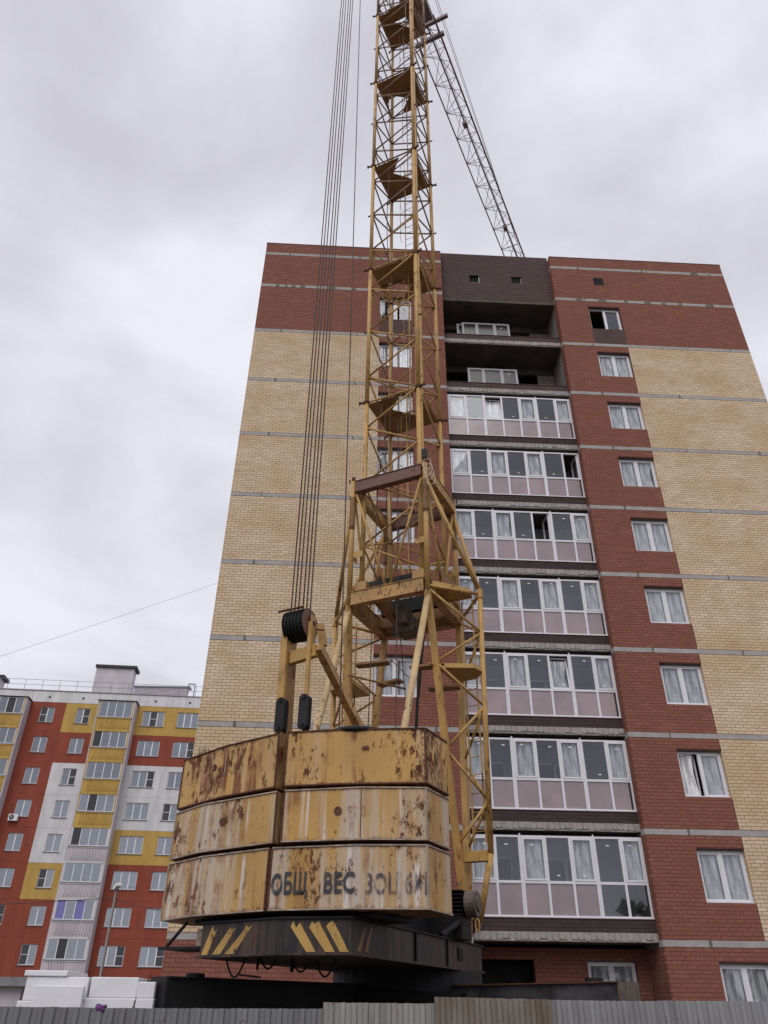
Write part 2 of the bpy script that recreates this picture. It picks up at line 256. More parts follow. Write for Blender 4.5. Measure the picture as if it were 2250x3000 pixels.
# ---------------------------------------------------------------- mesh helpers
class MB:
    def __init__(s): s.v = []; s.f = []; s.g = []
    def add(s, vs, fs):
        k = len(s.v); s.g.append((k, len(s.f))); s.v += [tuple(p) for p in vs]; s.f += [tuple(k+i for i in q) for q in fs]; return s
    def pieces(s):
        st = s.g+[(len(s.v), len(s.f))]; out_ = []
        for (v0, f0), (v1, f1) in zip(st, st[1:]):
            m_ = MB(); m_.v = s.v[v0:v1]; m_.f = [tuple(i-v0 for i in q) for q in s.f[f0:f1]]; out_.append(m_)
        return out_
    def box(s, x0, x1, y0, y1, z0, z1):
        return s.add([(x0,y0,z0),(x1,y0,z0),(x1,y1,z0),(x0,y1,z0),(x0,y0,z1),(x1,y0,z1),(x1,y1,z1),(x0,y1,z1)],
                     [(0,3,2,1),(4,5,6,7),(0,1,5,4),(1,2,6,5),(2,3,7,6),(3,0,4,7)])
    def prism(s, pts, z0, z1):
        n = len(pts)
        a = sum(pts[i][0]*pts[(i+1)%n][1]-pts[(i+1)%n][0]*pts[i][1] for i in range(n))
        if a < 0: pts = pts[::-1]
        return s.add([(x, y, z0) for x, y in pts]+[(x, y, z1) for x, y in pts],
                     [tuple(range(n-1, -1, -1)), tuple(range(n, 2*n))]+[(i, (i+1)%n, n+(i+1)%n, n+i) for i in range(n)])
    def frame(s, a, b, up=(0, 0, 1)):
        a, b = Vector(a), Vector(b); d = (b-a).normalized(); u = Vector(up)
        if abs(d.dot(u)) > 0.98: u = Vector((0, 1, 0)) if abs(d.y) < 0.9 else Vector((1, 0, 0))
        x = d.cross(u).normalized(); y = x.cross(d).normalized(); return a, b, x, y
    def tube(s, a, b, r, n=10, r2=None):
        a, b, x, y = s.frame(a, b); r2 = r if r2 is None else r2
        vs = [a+(x*math.cos(2*math.pi*i/n)+y*math.sin(2*math.pi*i/n))*r for i in range(n)]+[b+(x*math.cos(2*math.pi*i/n)+y*math.sin(2*math.pi*i/n))*r2 for i in range(n)]
        return s.add(vs, [(i, (i+1)%n, n+(i+1)%n, n+i) for i in range(n)]+[tuple(range(n-1, -1, -1)), tuple(range(n, 2*n))])
    def path(s, pts, r, n=6):
        for p, q in zip(pts, pts[1:]): s.tube(p, q, r, n)
        return s
    def beam(s, a, b, w, h, up=(0, 0, 1)):
        a, b, x, y = s.frame(a, b, up); x = x*w/2; y = y*h/2
        vs = [a-x-y, a+x-y, a+x+y, a-x+y, b-x-y, b+x-y, b+x+y, b-x+y]
        return s.add(vs, [(0,1,2,3),(7,6,5,4),(0,4,5,1),(1,5,6,2),(2,6,7,3),(3,7,4,0)])
    def ibeam(s, a, b, w, h, t=0.014):
        a, b, x, y = s.frame(a, b)
        s.beam(a+y*(h/2-t/2), b+y*(h/2-t/2), w, t); s.beam(a-y*(h/2-t/2), b-y*(h/2-t/2), w, t)
        for k in (-1, 1): s.beam(a+x*k*(w/2-0.025), b+x*k*(w/2-0.025), 0.012, h-2*t-0.002)
        return s
    def ball(s, c, r, sz=1.0, n=8):
        vs, fs = [], []
        for j in range(1, n):
            for i in range(2*n):
                th, p = math.pi*j/n, math.pi*i/n
                vs.append((c[0]+r*math.sin(th)*math.cos(p), c[1]+r*math.sin(th)*math.sin(p), c[2]+r*sz*math.cos(th)))
        k = 2*n
        for j in range(n-2):
            for i in range(k): fs.append((j*k+i, j*k+(i+1)%k, (j+1)*k+(i+1)%k, (j+1)*k+i)[::-1])
        fs.append(tuple(range(k))); fs.append(tuple(range((n-2)*k+k-1, (n-2)*k-1, -1)))
        return s.add(vs, fs)
    def mesh(s, name, m=None):
        me = bpy.data.meshes.new(name); me.from_pydata([tuple(p) for p in s.v], [], s.f); me.update()
        if m is not None: me.materials.append(M[m] if isinstance(m, str) else m)
        return me
def link(name, data, parent=None, loc=None, rot=None, **props):
    o = bpy.data.objects.new(name, data); COL.objects.link(o)
    if parent: o.parent = parent
    if loc: o.location = loc
    if rot: o.rotation_euler = rot
    for k, v in props.items(): o[k] = v
    return o
def part(name, mb, m, parent, loc=None, rot=None, smooth=False, **props):
    me = mb.mesh(name, m)
    if smooth: me.shade_smooth()
    return link(name, me, parent, loc, rot, **props)
def parts(name, mb, m, parent, **kw):
    for q in mb.pieces(): part(name, q, m, parent, **kw)
def thing(name, label, cat, loc=(0, 0, 0), rz=0, group=None):
    o = link(name, None, None, loc, (0, 0, rz), label=label, category=cat)
    if group: o['group'] = group
    return o
def solo(name, mb, m, label, cat, loc=None, rot=None, group=None, smooth=False):
    o = part(name, mb, m, None, loc, rot, smooth, label=label, category=cat)
    if group: o['group'] = group
    return o
def B(*a): return MB().box(*a)

# ================================================================ SETTING
part('ground', MB().add([(-1500, -1500, 0), (1500, -1500, 0), (1500, 1500, 0), (-1500, 1500, 0)], [(0, 1, 2, 3)]), 'ground', None, kind='structure')
part('road', MB().add([(-300, -9, 0.004), (300, -9, 0.004), (300, -1.5, 0.004), (-300, -1.5, 0.004)], [(0, 1, 2, 3)]), 'asphalt', None, kind='structure')

# ================================================================ BRICK TOWER BLOCK
bld = thing('apartment_tower', 'unfinished ten storey brick apartment block in red and yellow brick behind the crane', 'building', (0, 22.95, 0))
XL, XR = -4.50, 16.77
WX = [(0.75, 2.15), (10.03, 11.43)]           # window columns
LX0, LX1 = 3.53, 8.62                         # loggia bay
def ZB(k): return 3.40+2.8*(10-k) if k > 0 else 30.74     # top of concrete band k
TH = 0.18
ROOF = 31.36
def win_z(k): return ZB(k)-1.90, ZB(k)-0.52   # window under band k
# ---- masonry backing with real openings, from a grid of cells
xs = sorted({XL, XR, 0.75, 2.15, LX0, LX1, 10.03, 11.43})
cells_y, cells_r = MB(), MB()
def solid(x, z):
    if LX0 < x < LX1: return False
    for a, b in WX:
        if a < x < b:
            for k in range(1, 11):
                z0, z1 = win_z(k)
                if z0 < z < z1: return False
    return True
zs = sorted({0.0, ROOF} | {z for k in range(1, 11) for z in win_z(k)} | {ZB(2), ZB(10)})
def colour_at(x, z):
    if z > ZB(2)-0.01 or z < ZB(10)-TH: return 'r'
    return 'y' if (x < 0.75 or x > 11.43) else 'r'
for i in range(len(xs)-1):
    for j in range(len(zs)-1):
        xm, zm = (xs[i]+xs[i+1])/2, (zs[j]+zs[j+1])/2
        if solid(xm, zm): (cells_y if colour_at(xm, zm) == 'y' else cells_r).box(xs[i], xs[i+1], 0.0, 0.40, zs[j], zs[j+1])
parts('wall_backing', cells_y, 'mortar_y', bld); parts('wall_backing', cells_r, 'mortar_r', bld)
core = MB().box(XL, LX0, 3.6, 15, 0, 31.3).box(LX1, XR, 3.6, 15, 0, 31.3).box(LX0, LX1, 3.6, 15, 0, 31.3)
part('rear_volume', core, 'mortar_r', bld)
parts('side_wall', MB().box(XL, XL+0.38, 0.40, 3.6, 0, 31.3).box(XR-0.38, XR, 0.40, 3.6, 0, 31.3), 'mortar_y', bld)
fl = MB()
for k in range(0, 11):
    z = ZB(k)-0.20
    for a, b in ((XL+0.38, LX0-0.14), (LX1+0.14, XR-0.38)): fl.box(a, b, 0.40, 3.6, z, z+0.2)
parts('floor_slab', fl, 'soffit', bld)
parts('party_wall', MB().box(LX0-0.14, LX0, 0.40, 3.6, 0, 31.3).box(LX1, LX1+0.14, 0.40, 3.6, 0, 31.3), 'gblock', bld)
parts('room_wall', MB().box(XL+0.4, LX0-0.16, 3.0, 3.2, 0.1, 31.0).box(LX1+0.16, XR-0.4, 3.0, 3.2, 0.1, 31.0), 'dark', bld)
parts('parapet_cap', MB().box(XL-0.02, LX0, -0.02, 0.45, ROOF, ROOF+0.035).box(LX1, XR+0.02, -0.02, 0.45, ROOF, ROOF+0.035).box(LX0+0.003, LX1-0.003, 0.28, 0.7, 31.60, 31.635), 'flash', bld)

# ---- individual bricks: every brick of the facade is a small block standing 8 mm out of the mortar
class Bricks:
    def __init__(s): s.l = []        # (x0,x1,z0,z1)
BR = {'y': [], 'r': [], 'b': [], 'c': [], 'g': []}
PW, JT = 0.262, 0.0115
def courses(z0, z1, h=0.1015):
    n = max(1, round((z1-z0)/h)); p = (z1-z0)/n
    return [(z0+i*p+JT/2, z0+(i+1)*p-JT/2, i) for i in range(n)]
def lay(x0, x1, z0, z1, kind_fn, openings=(), phase=0.0, y=0.0):
    """lay bricks in running bond over x0..x1, z0..z1 round openings"""
    for a, b, i in courses(z0, z1):
        zc = (a+b)/2
        spans = [(x0, x1)]
        for (ox0, ox1, oz0, oz1) in openings:
            if oz0 < zc < oz1:
                ns = []
                for s0, s1 in spans:
                    if ox0 > s0+0.02: ns.append((s0, min(s1, ox0)))
                    if ox1 < s1-0.02: ns.append((max(s0, ox1), s1))
                spans = [q for q in ns if q[1]-q[0] > 0.03]
        for s0, s1 in spans:
            off = phase+(i % 2)*PW/2; kx = math.floor((s0-off)/PW); x = off+kx*PW
            while x < s1:
                a0, a1 = max(x+JT/2, s0), min(x+PW-JT/2, s1)
                if a1-a0 > 0.03: BR[kind_fn((a0+a1)/2, zc)].append((a0, a1, a, b, y))
                x += PW
def split_lay(bounds, z0, z1, openings):
    for (x0, x1, kd) in bounds: lay(x0, x1, z0, z1, lambda x, z, kd=kd: kd, openings)
ops = [(10.52, 10.97, ZB(1)+0.97, ZB(1)+1.43)]+[(a, b, *win_z(k)) for (a, b) in WX for k in range(1, 11)]
brown_ops = [(a-0.02, b+0.02, ZB(2)+0.0, ZB(2)+0.88) for a, b in WX]
for k in range(0, 11):                      # zone between band k (below) and band k-1 (above)
    z0 = ZB(k); z1 = (ZB(k-1)-TH) if k > 0 else ROOF
    if k <= 2:
        bd = [(XL, LX0, 'r'), (LX1, XR, 'r')]
        if k == 2:
            split_lay(bd, z0, z1, ops+brown_ops)
            for a, b in WX: lay(a-0.02, b+0.02, z0, z0+0.88, lambda x, z: 'b')
        else: split_lay(bd, z0, z1, ops)
    else:
        split_lay([(XL, 0.75, 'y'), (0.75, LX0, 'r'), (LX1, 11.43, 'r'), (11.43, XR, 'y')], z0, z1, ops)
split_lay([(XL, LX0, 'r'), (LX1, XR, 'r')], 0.05, ZB(10)-TH, ops)
# loggia brick: brown parapets and the attic panel, 0.29 behind the facade
for k in range(2, 11): lay(LX0+0.01, LX1-0.01, ZB(k)+0.17, ZB(k)+0.47, lambda x, z: 'b' if z > 22 else 'c', y=0.29)  # lower parapets take the brick with sill shade in its colour
lay(LX0+0.01, LX1-0.01, 28.52, 31.60, lambda x, z: 'b', [(4.86, 5.33, 29.70, 30.20), (6.80, 7.29, 29.72, 30.22)], y=0.29)
lay(LX0, LX1, 0.05, 3.25, lambda x, z: 'r', [(3.86, 5.40, 0, 3.0), (6.88, 8.26, 1.45, 2.96)], y=1.30)
def vent_ops(): return [(10.52, 10.97, 29.57, 30.04)]
#BR['r'] = [q for q in BR['r'] if not (10.50 < (q[0]+q[1])/2 < 10.99 and 29.55 < (q[2]+q[3])/2 < 30.06 and q[4] == 0.0)]
backs = MB()
for k in range(2, 11): backs.box(LX0, LX1, 0.30, 0.42, ZB(k)+0.165, ZB(k)+0.48)
for bx in ((LX0, LX1, 28.50, 29.70), (LX0, 4.86, 29.70, 30.22), (5.33, 6.80, 29.70, 30.22), (7.29, LX1, 29.70, 30.22), (LX0, LX1, 30.22, 31.60)):
    backs.box(bx[0], bx[1], 0.30, 0.42, bx[2], bx[3])
parts('parapet_backing', backs, 'mortar_b', bld)
parts('recess_backing', MB().box(LX0, 3.86, 1.31, 1.6, 0, 3.25).box(5.40, 6.88, 1.31, 1.6, 0, 3.25).box(8.26, LX1, 1.31, 1.6, 0, 3.25).box(3.86, 5.40, 1.31, 1.6, 3.0, 3.25).box(6.88, 8.26, 1.31, 1.6, 2.96, 3.25).box(6.88, 8.26, 1.31, 1.6, 0, 1.45), 'mortar_r', bld)
for (a, b, c_, d_, yy) in ((4.86, 5.33, 29.70, 30.22, 0.33), (6.80, 7.29, 29.70, 30.22, 0.33), (10.50, 10.99, 29.55, 30.06, 0.004)):
    part('attic_vent', MB().box(a+0.02, b-0.02, yy+0.06, yy+0.08, c_, d_) if yy > 0.1 else MB().box(a, b, -0.004, -0.001, c_, d_), 'dark', bld)
# choose the bricks that show largest in the photo as single objects, the rest is joined
def psize(x, y, z):
    w = Vector((x, 22.95+y, z-1.65)); dep = w.dot(FW)
    return dep, 1125+2240*w.dot(RT)/dep, 1500-2240*w.dot(UP)/dep
cand = []
for kd in 'ry':
    for q in BR[kd]:
        if abs(q[1]-q[0]-(PW-JT)) < 1e-4 and q[4] == 0.0 and q[0] > LX1:
            dep, pu, pv = psize((q[0]+q[1])/2, 0, (q[2]+q[3])/2)
            if pu < 2240 and pv < 2920: cand.append((dep, kd, q))
cand.sort(key=lambda c: c[0]); chosen = cand[:300]; chs = {(c[1], c[2]) for c in chosen}
MATK = {'c': 'cbrick', 'y': 'ybrick', 'r': 'rbrick', 'b': 'bbrick', 'g': 'gblock'}
rng = np.random.RandomState(3)
def brick_mesh(name, lst, m, proud=0.005):
    n = len(lst); a = np.array([(q[0], q[1], q[2], q[3], q[4]) for q in lst])
    jit = rng.uniform(-0.001, 0.001, n); y0 = a[:, 4]-proud+jit; y1 = a[:, 4]+0.002
    V = np.zeros((n, 8, 3))
    for i, (xi, zi, yy) in enumerate(((0, 2, y0), (1, 2, y0), (1, 3, y0), (0, 3, y0), (0, 2, y1), (1, 2, y1), (1, 3, y1), (0, 3, y1))):
        V[:, i, 0] = a[:, xi]; V[:, i, 2] = a[:, zi]; V[:, i, 1] = yy
    Fq = np.array([(0, 1, 2, 3), (0, 4, 5, 1), (3, 2, 6, 7), (0, 3, 7, 4), (1, 5, 6, 2)])
    F = (Fq[None]+np.arange(n)[:, None, None]*8).reshape(-1)
    me = bpy.data.meshes.new(name); me.vertices.add(n*8); me.vertices.foreach_set('co', V.reshape(-1))
    me.loops.add(len(F)); me.loops.foreach_set('vertex_index', F.astype(np.int32)); me.polygons.add(n*5)
    me.polygons.foreach_set('loop_start', np.arange(0, len(F), 4, dtype=np.int32)); me.update(calc_edges=True)
    at = me.attributes.new('rnd', 'FLOAT', 'FACE'); at.data.foreach_set('value', np.repeat(rng.rand(n), 5).astype(np.float32))
    me.materials.append(M[m]); me.shade_flat(); return me
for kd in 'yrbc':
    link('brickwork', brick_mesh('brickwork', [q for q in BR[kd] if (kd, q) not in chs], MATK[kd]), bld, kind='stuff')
hh = courses(ZB(9), ZB(8)-TH)[0]; hh = hh[1]-hh[0]
variants = {kd: [brick_mesh('brick', [(-0.125, 0.125, -hh/2, hh/2, 0.0)], MATK[kd]) for _ in range(8)] for kd in 'ry'}
for i, (dep, kd, q) in enumerate(chosen):
    o = link('brick', variants[kd][rng.randint(8)], bld, ((q[0]+q[1])/2, q[4], (q[2]+q[3])/2))
    o.scale = (1, 1, (q[3]-q[2])/hh)
# bricks on reveals: right jambs of the right windows (yellow) and the return of the red pier beside the loggia
def return_bricks(name, x, y0, y1, z0, z1, m, facing=-1, kindm='mortar_y'):
    mb = MB(); 
    for a, b, i in courses(z0, z1):
        yy = y0+0.004
        if i % 2: segs = [(y0-0.008, y1)]
        else: segs = [(y0-0.008, min(y0+0.12, y1))] + ([(y0+0.132, y1)] if y1-y0 > 0.17 else [])
        for s0, s1 in segs: mb.box(*( (x-0.008, x+0.003) if facing < 0 else (x-0.003, x+0.008)), s0, s1, a, b)
    me = mb.mesh(name, m); at = me.attributes.new('rnd', 'FLOAT', 'FACE'); at.data.foreach_set('value', np.repeat(rng.rand(len(mb.f)//6), 6).astype(np.float32))
    return link(name, me, bld, kind='stuff')
for k in range(3, 10):
    z0, z1 = win_z(k); return_bricks('reveal_brickwork', 11.43, 0.0, 0.13, z0, z1, 'ybrick')
for k in range(0, 11):
    z0 = ZB(k); z1 = (ZB(k-1)-TH) if k > 0 else ROOF
    return_bricks('pier_brickwork', LX1, 0.0, 0.30, z0, z1, 'rbrick')
return_bricks('pier_brickwork', LX1, 0.0, 1.29, 0.05, ZB(10)-TH, 'rbrick')
# ---- concrete bands in separate lengths, with mortar filled joints and ragged patches
for k in range(0, 11):
    zt = ZB(k)
    for side, (x0, x1) in enumerate(((XL, LX0), (LX1, XR))):
        rr = random.Random(k*7+side); x = x0; first = True
        while x < x1-0.05:
            L_ = (1.12 if side == 0 else 1.3) if first else rr.choice((2.9, 3.0, 3.2)); first = False
            xe = min(x+L_, x1)
            if x1-xe < 0.5: xe = x1
            n = max(2, int((xe-x)/0.12)); mb = MB()
            top = [(x+0.004+(xe-x-0.008)*i/n, zt-0.008-rr.random()*0.009) for i in range(n+1)]
            bot = [(x+0.004+(xe-x-0.008)*i/n, zt-TH+0.006+rr.random()*0.009) for i in range(n+1)]
            vv = [(p[0], -0.010, p[1]) for p in bot]+[(p[0], -0.010, p[1]) for p in top]+[(p[0], 0.01, p[1]) for p in bot]+[(p[0], 0.01, p[1]) for p in top]
            m_ = n+1; ff = []
            for i in range(n): ff += [(i, i+1, m_+i+1, m_+i), (m_+i, m_+i+1, 3*m_+i+1, 3*m_+i), (2*m_+i, 2*m_+i+1, i+1, i)]
            ff += [(0, m_, 3*m_, 2*m_), (n, 2*m_+n, 3*m_+n, m_+n)]
            part('concrete_band', mb.add(vv, ff), 'concrete', bld)
            if xe < x1:
                w = rr.uniform(0.02, 0.06); j = MB().box(xe-w, xe+w*0.6, -0.014, -0.002, zt-TH+0.01, zt-0.01); part('mortar_joint', j, 'patch', bld)
            x = xe
    # the band turns the corner beside the loggia
    part('band_return', B(LX1-0.012, LX1+0.002, 0.0, 0.30, zt-TH+0.008, zt-0.01), 'concrete', bld)
rr = random.Random(4)
for k, (x0, x1) in ((1, (-4.4, 3.4)), (1, (8.9, 16.3)), (8, (10.4, 11.2)), (0, (14, 16))):
    x = x0
    while x < x1:
        x += rr.uniform(0.3, 1.3); w = rr.uniform(0.15, 0.45)
        if x+w > x1: break
        zt = ZB(k); pts = [(x, zt-TH*0.8), (x+w*0.2, zt-TH+0.0), (x+w*0.8, zt-TH-0.005), (x+w, zt-TH*0.6), (x+w*0.85, zt-0.02), (x+w*0.3, zt-0.01), (x+0.02, zt-0.06)]
        part('mortar_smear', MB().add([(p[0], -0.013, p[1]) for p in pts]+[(p[0], -0.002, p[1]) for p in pts], [tuple(range(7))]+[(i, 7+i, 7+(i+1)%7, (i+1)%7) for i in range(7)]), 'patch', bld)

# ---- windows in the brick wall
def film_mesh(w, h, seed, bunch=0.6):
    r = random.Random(seed); nx, nz = 22, 14; mb = MB(); vs = []
    ph = [r.uniform(0, 6.28) for _ in range(4)]; side = r.uniform(-0.25, 0.25)
    for j in range(nz+1):
        t = j/nz; nar = 1-0.30*math.sin(math.pi*t)*bunch*r.uniform(0.8, 1.1)
        for i in range(nx+1):
            s = i/nx-0.5
            y = 0.022*math.sin(s*28+ph[0]+2*t)+0.014*math.sin(s*51+ph[1]-3*t)+0.006*math.sin(s*90+ph[2]+t*9)+r.uniform(-.003, .003)
            vs.append((w/2+(s*nar+side*math.sin(math.pi*t)*0.3*bunch)*w, y, t*h))
    for j in range(nz):
        for i in range(nx): a = j*(nx+1)+i; mb.f.append((a, a+1, a+nx+2, a+nx+1))
    mb.v = vs; return mb
FILM = [film_mesh(0.60, 1.18, s, bu).mesh('plastic_film', 'film') for s, bu in ((1, 0.2), (2, 0.7), (3, 0.5), (4, 0.9), (5, 0.3), (6, 0.6), (7, 0.0))]
for f_ in FILM: f_.shade_smooth()
def ring(mb, x0, x1, z0, z1, y0, y1, t):
    mb.box(x0, x1, y0, y1, z1-t, z1).box(x0, x1, y0, y1, z0, z0+t).box(x0, x0+t, y0, y1, z0+t, z1-t).box(x1-t, x1, y0, y1, z0+t, z1-t); return mb
def brick_window(x0, x1, z0, z1, seed, y=0.13, openleft=0, film=(1, 1)):
    r = random.Random(seed)
    w = link('window', None, bld)
    fx0, fx1 = x0+0.01, x1-0.01; mid = (fx0+fx1)/2
    mb = ring(MB(), fx0, fx1, z0+0.005, z1-0.03, y, y+0.07, 0.055); mb.box(mid-0.035, mid+0.035, y-0.002, y+0.068, z0+0.06, z1-0.085)
    part('window_frame', mb, 'pvc', w)
    part('window_sill', B(x0+0.002, x1-0.002, y-0.05, y-0.003, z0+0.001, z0+0.045), 'pvc', w)
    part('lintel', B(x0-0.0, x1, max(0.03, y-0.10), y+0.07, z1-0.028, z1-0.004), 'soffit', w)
    for s, (a, b) in enumerate(((fx0+0.055, mid-0.035), (mid+0.035, fx1-0.055))):
        za, zb_ = z0+0.06, z1-0.085
        if s == 0 and openleft == 2: continue
        sash = ring(MB(), a, b, za, zb_, y+0.012, y+0.055, 0.045)
        if s == 0 and openleft == 1:
            sash = MB(); ring(sash, 0, b-a, za, zb_, 0, 0.045, 0.045); so_ = part('sash', sash, 'pvc', w, loc=(a, y+0.02, 0), rot=(0, 0, 0.28))
            link('plastic_film', FILM[5], so_ if False else w, (a+0.02, y+0.10, za+0.02)).scale = ((b-a)/0.60*0.8, 1, (zb_-za)/1.18)
            continue
        part('sash', sash, 'pvc', w)
        part('window_pane', B(a+0.045, b-0.045, y+0.03, y+0.034, za+0.045, zb_-0.045), 'glass', w)
        if film[s]:
            f = link('plastic_film', FILM[r.randrange(6)], w, (a+0.02, y+0.09, za)); f.scale = ((b-a-0.04)/0.60, 1, (zb_-za)/1.18)
    return w
for k in range(1, 11):
    z0, z1 = win_z(k)
    brick_window(0.75, 2.15, z0, z1, k, film=(0, 0) if k == 1 else (1, 1))
    brick_window(10.03, 11.43, z0, z1, 50+k, openleft={1: 2, 8: 1}.get(k, 0), film=(0, 0) if k == 1 else (1, 1))
brick_window(6.88, 8.26, 1.45, 2.96, 77, y=1.42)
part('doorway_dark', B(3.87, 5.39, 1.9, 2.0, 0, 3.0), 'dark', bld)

# ---- loggias
BX = [3.585, 4.335, 5.055, 5.78, 6.49, 7.185, 7.955, 8.605]
GY = 0.30
def slab_edge(z, seed):
    r = random.Random(seed); mb = MB(); n = 30; w = (LX1-LX0)/n
    for i in range(n):
        x0 = LX0+i*w; nn = 5; h = r.uniform(0.15, 0.20); dz = r.uniform(-0.012, 0.012)
        for j in range(nn):
            a0, a1 = math.pi*j/nn, math.pi*(j+1)/nn
            xa, xb = x0+w/2-math.cos(a0)*w*0.52, x0+w/2-math.cos(a1)*w*0.52
            ya, yb = 0.252-math.sin(a0)*0.028, 0.252-math.sin(a1)*0.028
            za, zb_ = z+0.19-h-0.055*math.sin(a0)+dz, z+0.19-h-0.055*math.sin(a1)+dz
            ta = tb = z+0.155
            mb.add([(xa, ya, za), (xb, yb, zb_), (xb, yb, tb), (xa, ya, ta), (xa, 0.30, za), (xb, 0.30, zb_), (xb, 0.30, tb), (xa, 0.30, ta)],
                   [(0, 1, 2, 3), (0, 4, 5, 1), (3, 2, 6, 7)])
    return mb
for k in range(2, 11):
    z = ZB(k)
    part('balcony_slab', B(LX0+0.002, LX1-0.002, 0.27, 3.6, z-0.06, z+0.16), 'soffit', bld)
    part('slab_edge', slab_edge(z, k), 'slab', bld)
    part('slab_face', B(LX0+0.003, LX1-0.003, 0.250, 0.266, z+0.02, z+0.155), 'slab', bld)
    part('slab_lip', B(LX0+0.003, LX1-0.003, 0.255, 0.30, z-0.07, z-0.02), 'slab', bld)
    part('parapet_flashing', B(LX0+0.004, LX1-0.004, 0.262, 0.43, z+0.482, z+0.498), 'flash', bld)
part('balcony_slab', B(LX0+0.002, LX1-0.002, 0.27, 3.6, 28.38, 28.50), 'soffit', bld)
# the loggia's own back wall with its door and window
bw = MB(); gl = MB(); dk = MB()
for k in range(3, 10):
    z0, z1 = ZB(k+1)+0.16, ZB(k)-0.06
    bw.box(LX0, 4.2, 1.7, 1.9, z0, z1).box(4.2, 5.1, 1.7, 1.9, z0+2.1, z1).box(5.1, 5.9, 1.7, 1.9, z0, z1).box(5.9, 7.5, 1.7, 1.9, z0, z0+0.8).box(5.9, 7.5, 1.7, 1.9, z0+2.1, z1).box(7.5, LX1, 1.7, 1.9, z0, z1)
    ring(gl, 4.2, 5.1, z0, z0+2.1, 1.75, 1.8, 0.07); ring(gl, 5.9, 7.5, z0+0.8, z0+2.1, 1.75, 1.8, 0.07); gl.box(6.66, 6.74, 1.75, 1.8, z0+0.8, z0+2.1)
    dk.box(4.2, 5.1, 1.9, 1.95, z0, z0+2.1).box(5.9, 7.5, 1.9, 1.95, z0+0.8, z0+2.1)
parts('loggia_back_wall', bw, 'inner', bld); part('inner_frames', gl, 'pvc', bld); parts('inner_dark', dk, 'screen', bld)
def glazing(k):
    zb, zt = ZB(k+1)+0.50, ZB(k)-0.20
    g = link('loggia_glazing', None, bld); zm = zb+0.88; mb = MB()
    units = [(0, 2), (2, 5), (5, 7)]
    for a, b in units:
        x0, x1 = BX[a], BX[b]
        ring(mb, x0+0.002, x1-0.002, zb, zt, GY, GY+0.07, 0.055)
        for i in range(a+1, b): mb.box(BX[i]-0.034, BX[i]+0.034, GY+0.001, GY+0.068, zb+0.055, zt-0.055)
        mb.box(x0+0.057, x1-0.057, GY+0.002, GY+0.067, zm-0.035, zm+0.035)
    mb.box(BX[0], BX[-1], GY-0.03, GY-0.002, zb-0.001, zb+0.03)
    for i in (2, 5): mb.box(BX[i]-0.02, BX[i]+0.02, GY-0.012, GY-0.001, zb+0.032, zt+0.05)
    part('glazing_frame', mb, 'pvc', g)
    openb = {3: {2: 'tilt'}, 4: {6: 'open'}, 5: {4: 'open'}, 7: {4: 'tilt'}}.get(k, {})
    rnd = random.Random(k*3+1)
    for i in range(7):
        l = BX[i]+(0.057 if i in (0, 2, 5) else 0.034); r_ = BX[i+1]-(0.057 if i+1 in (2, 5, 7) else 0.034)
        st = openb.get(i); sash = i % 2 == 0
        if sash and st != 'open':
            ss = ring(MB(), l+0.003, r_-0.003, zm+0.038, zt-0.058, 0, 0.05, 0.05)
            if st == 'tilt':
                s_ = ring(MB(), l+0.003, r_-0.003, 0, zt-0.058-zm-0.038, 0, 0.05, 0.05)
                part('sash', s_, 'pvc', g, loc=(0, GY+0.012, zm+0.038), rot=(-0.14, 0, 0))
                p_ = B(l+0.05, r_-0.05, 0.02, 0.024, 0.05, zt-zm-0.146); part('window_pane', p_, 'glass', g, loc=(0, GY+0.012, zm+0.038), rot=(-0.14, 0, 0))
            else:
                part('sash', ss, 'pvc', g, loc=(0, GY-0.012, 0)); part('window_pane', B(l+0.053, r_-0.053, GY+0.01, GY+0.014, zm+0.088, zt-0.108), 'glass', g)
            f = link('plastic_film', FILM[rnd.randrange(6) if k < 8 else rnd.choice((0, 4, 6, 2))], g, (l+0.03, GY+(0.10 if st != 'tilt' else 0.16), zm+0.05)); f.scale = ((r_-l-0.06)/0.60, 1, (zt-zm-0.12-(0.12 if st else 0))/1.18)
        elif st == 'open':
            s_ = ring(MB(), 0, r_-l, zm+0.038, zt-0.058, 0, 0.05, 0.045); part('sash', s_, 'pvc', g, loc=(r_, GY+0.06, 0), rot=(0, 0, math.pi-1.35 if False else 1.65))
        else:
            part('window_pane', B(l-0.004, r_+0.004, GY+0.03, GY+0.034, zm+0.033, zt-0.053), 'glass', g)
        if st != 'open':
            sx = l+(r_-l)*rnd.uniform(0.3, 0.6); sz = (zm+0.16) if (k in (3, 4) or rnd.random() < 0.3) else zt-rnd.uniform(0.2, 0.28)
            part('sticker', B(sx, sx+0.095, GY+0.006, GY+0.008, sz, sz+0.032), 'sticker', g)
        dark = (k == 9 and i >= 5)
        if i == 6 and not dark:
            part('spandrel_pane', B(l-0.004, r_-0.06, GY+0.03, GY+0.036, zb+0.05, zm-0.033), 'spandrel', g); part('window_pane', B(r_-0.058, r_+0.004, GY+0.03, GY+0.036, zb+0.05, zm-0.033), 'glass_dark', g)  # narrow dark strip paints in the reflection of the return wall
        else: part('window_pane' if dark else 'spandrel_pane', B(l-0.004, r_+0.004, GY+0.03, GY+0.036, zb+0.05, zm-0.033), 'glass' if dark else 'spandrel', g)
for k in range(3, 10): glazing(k)
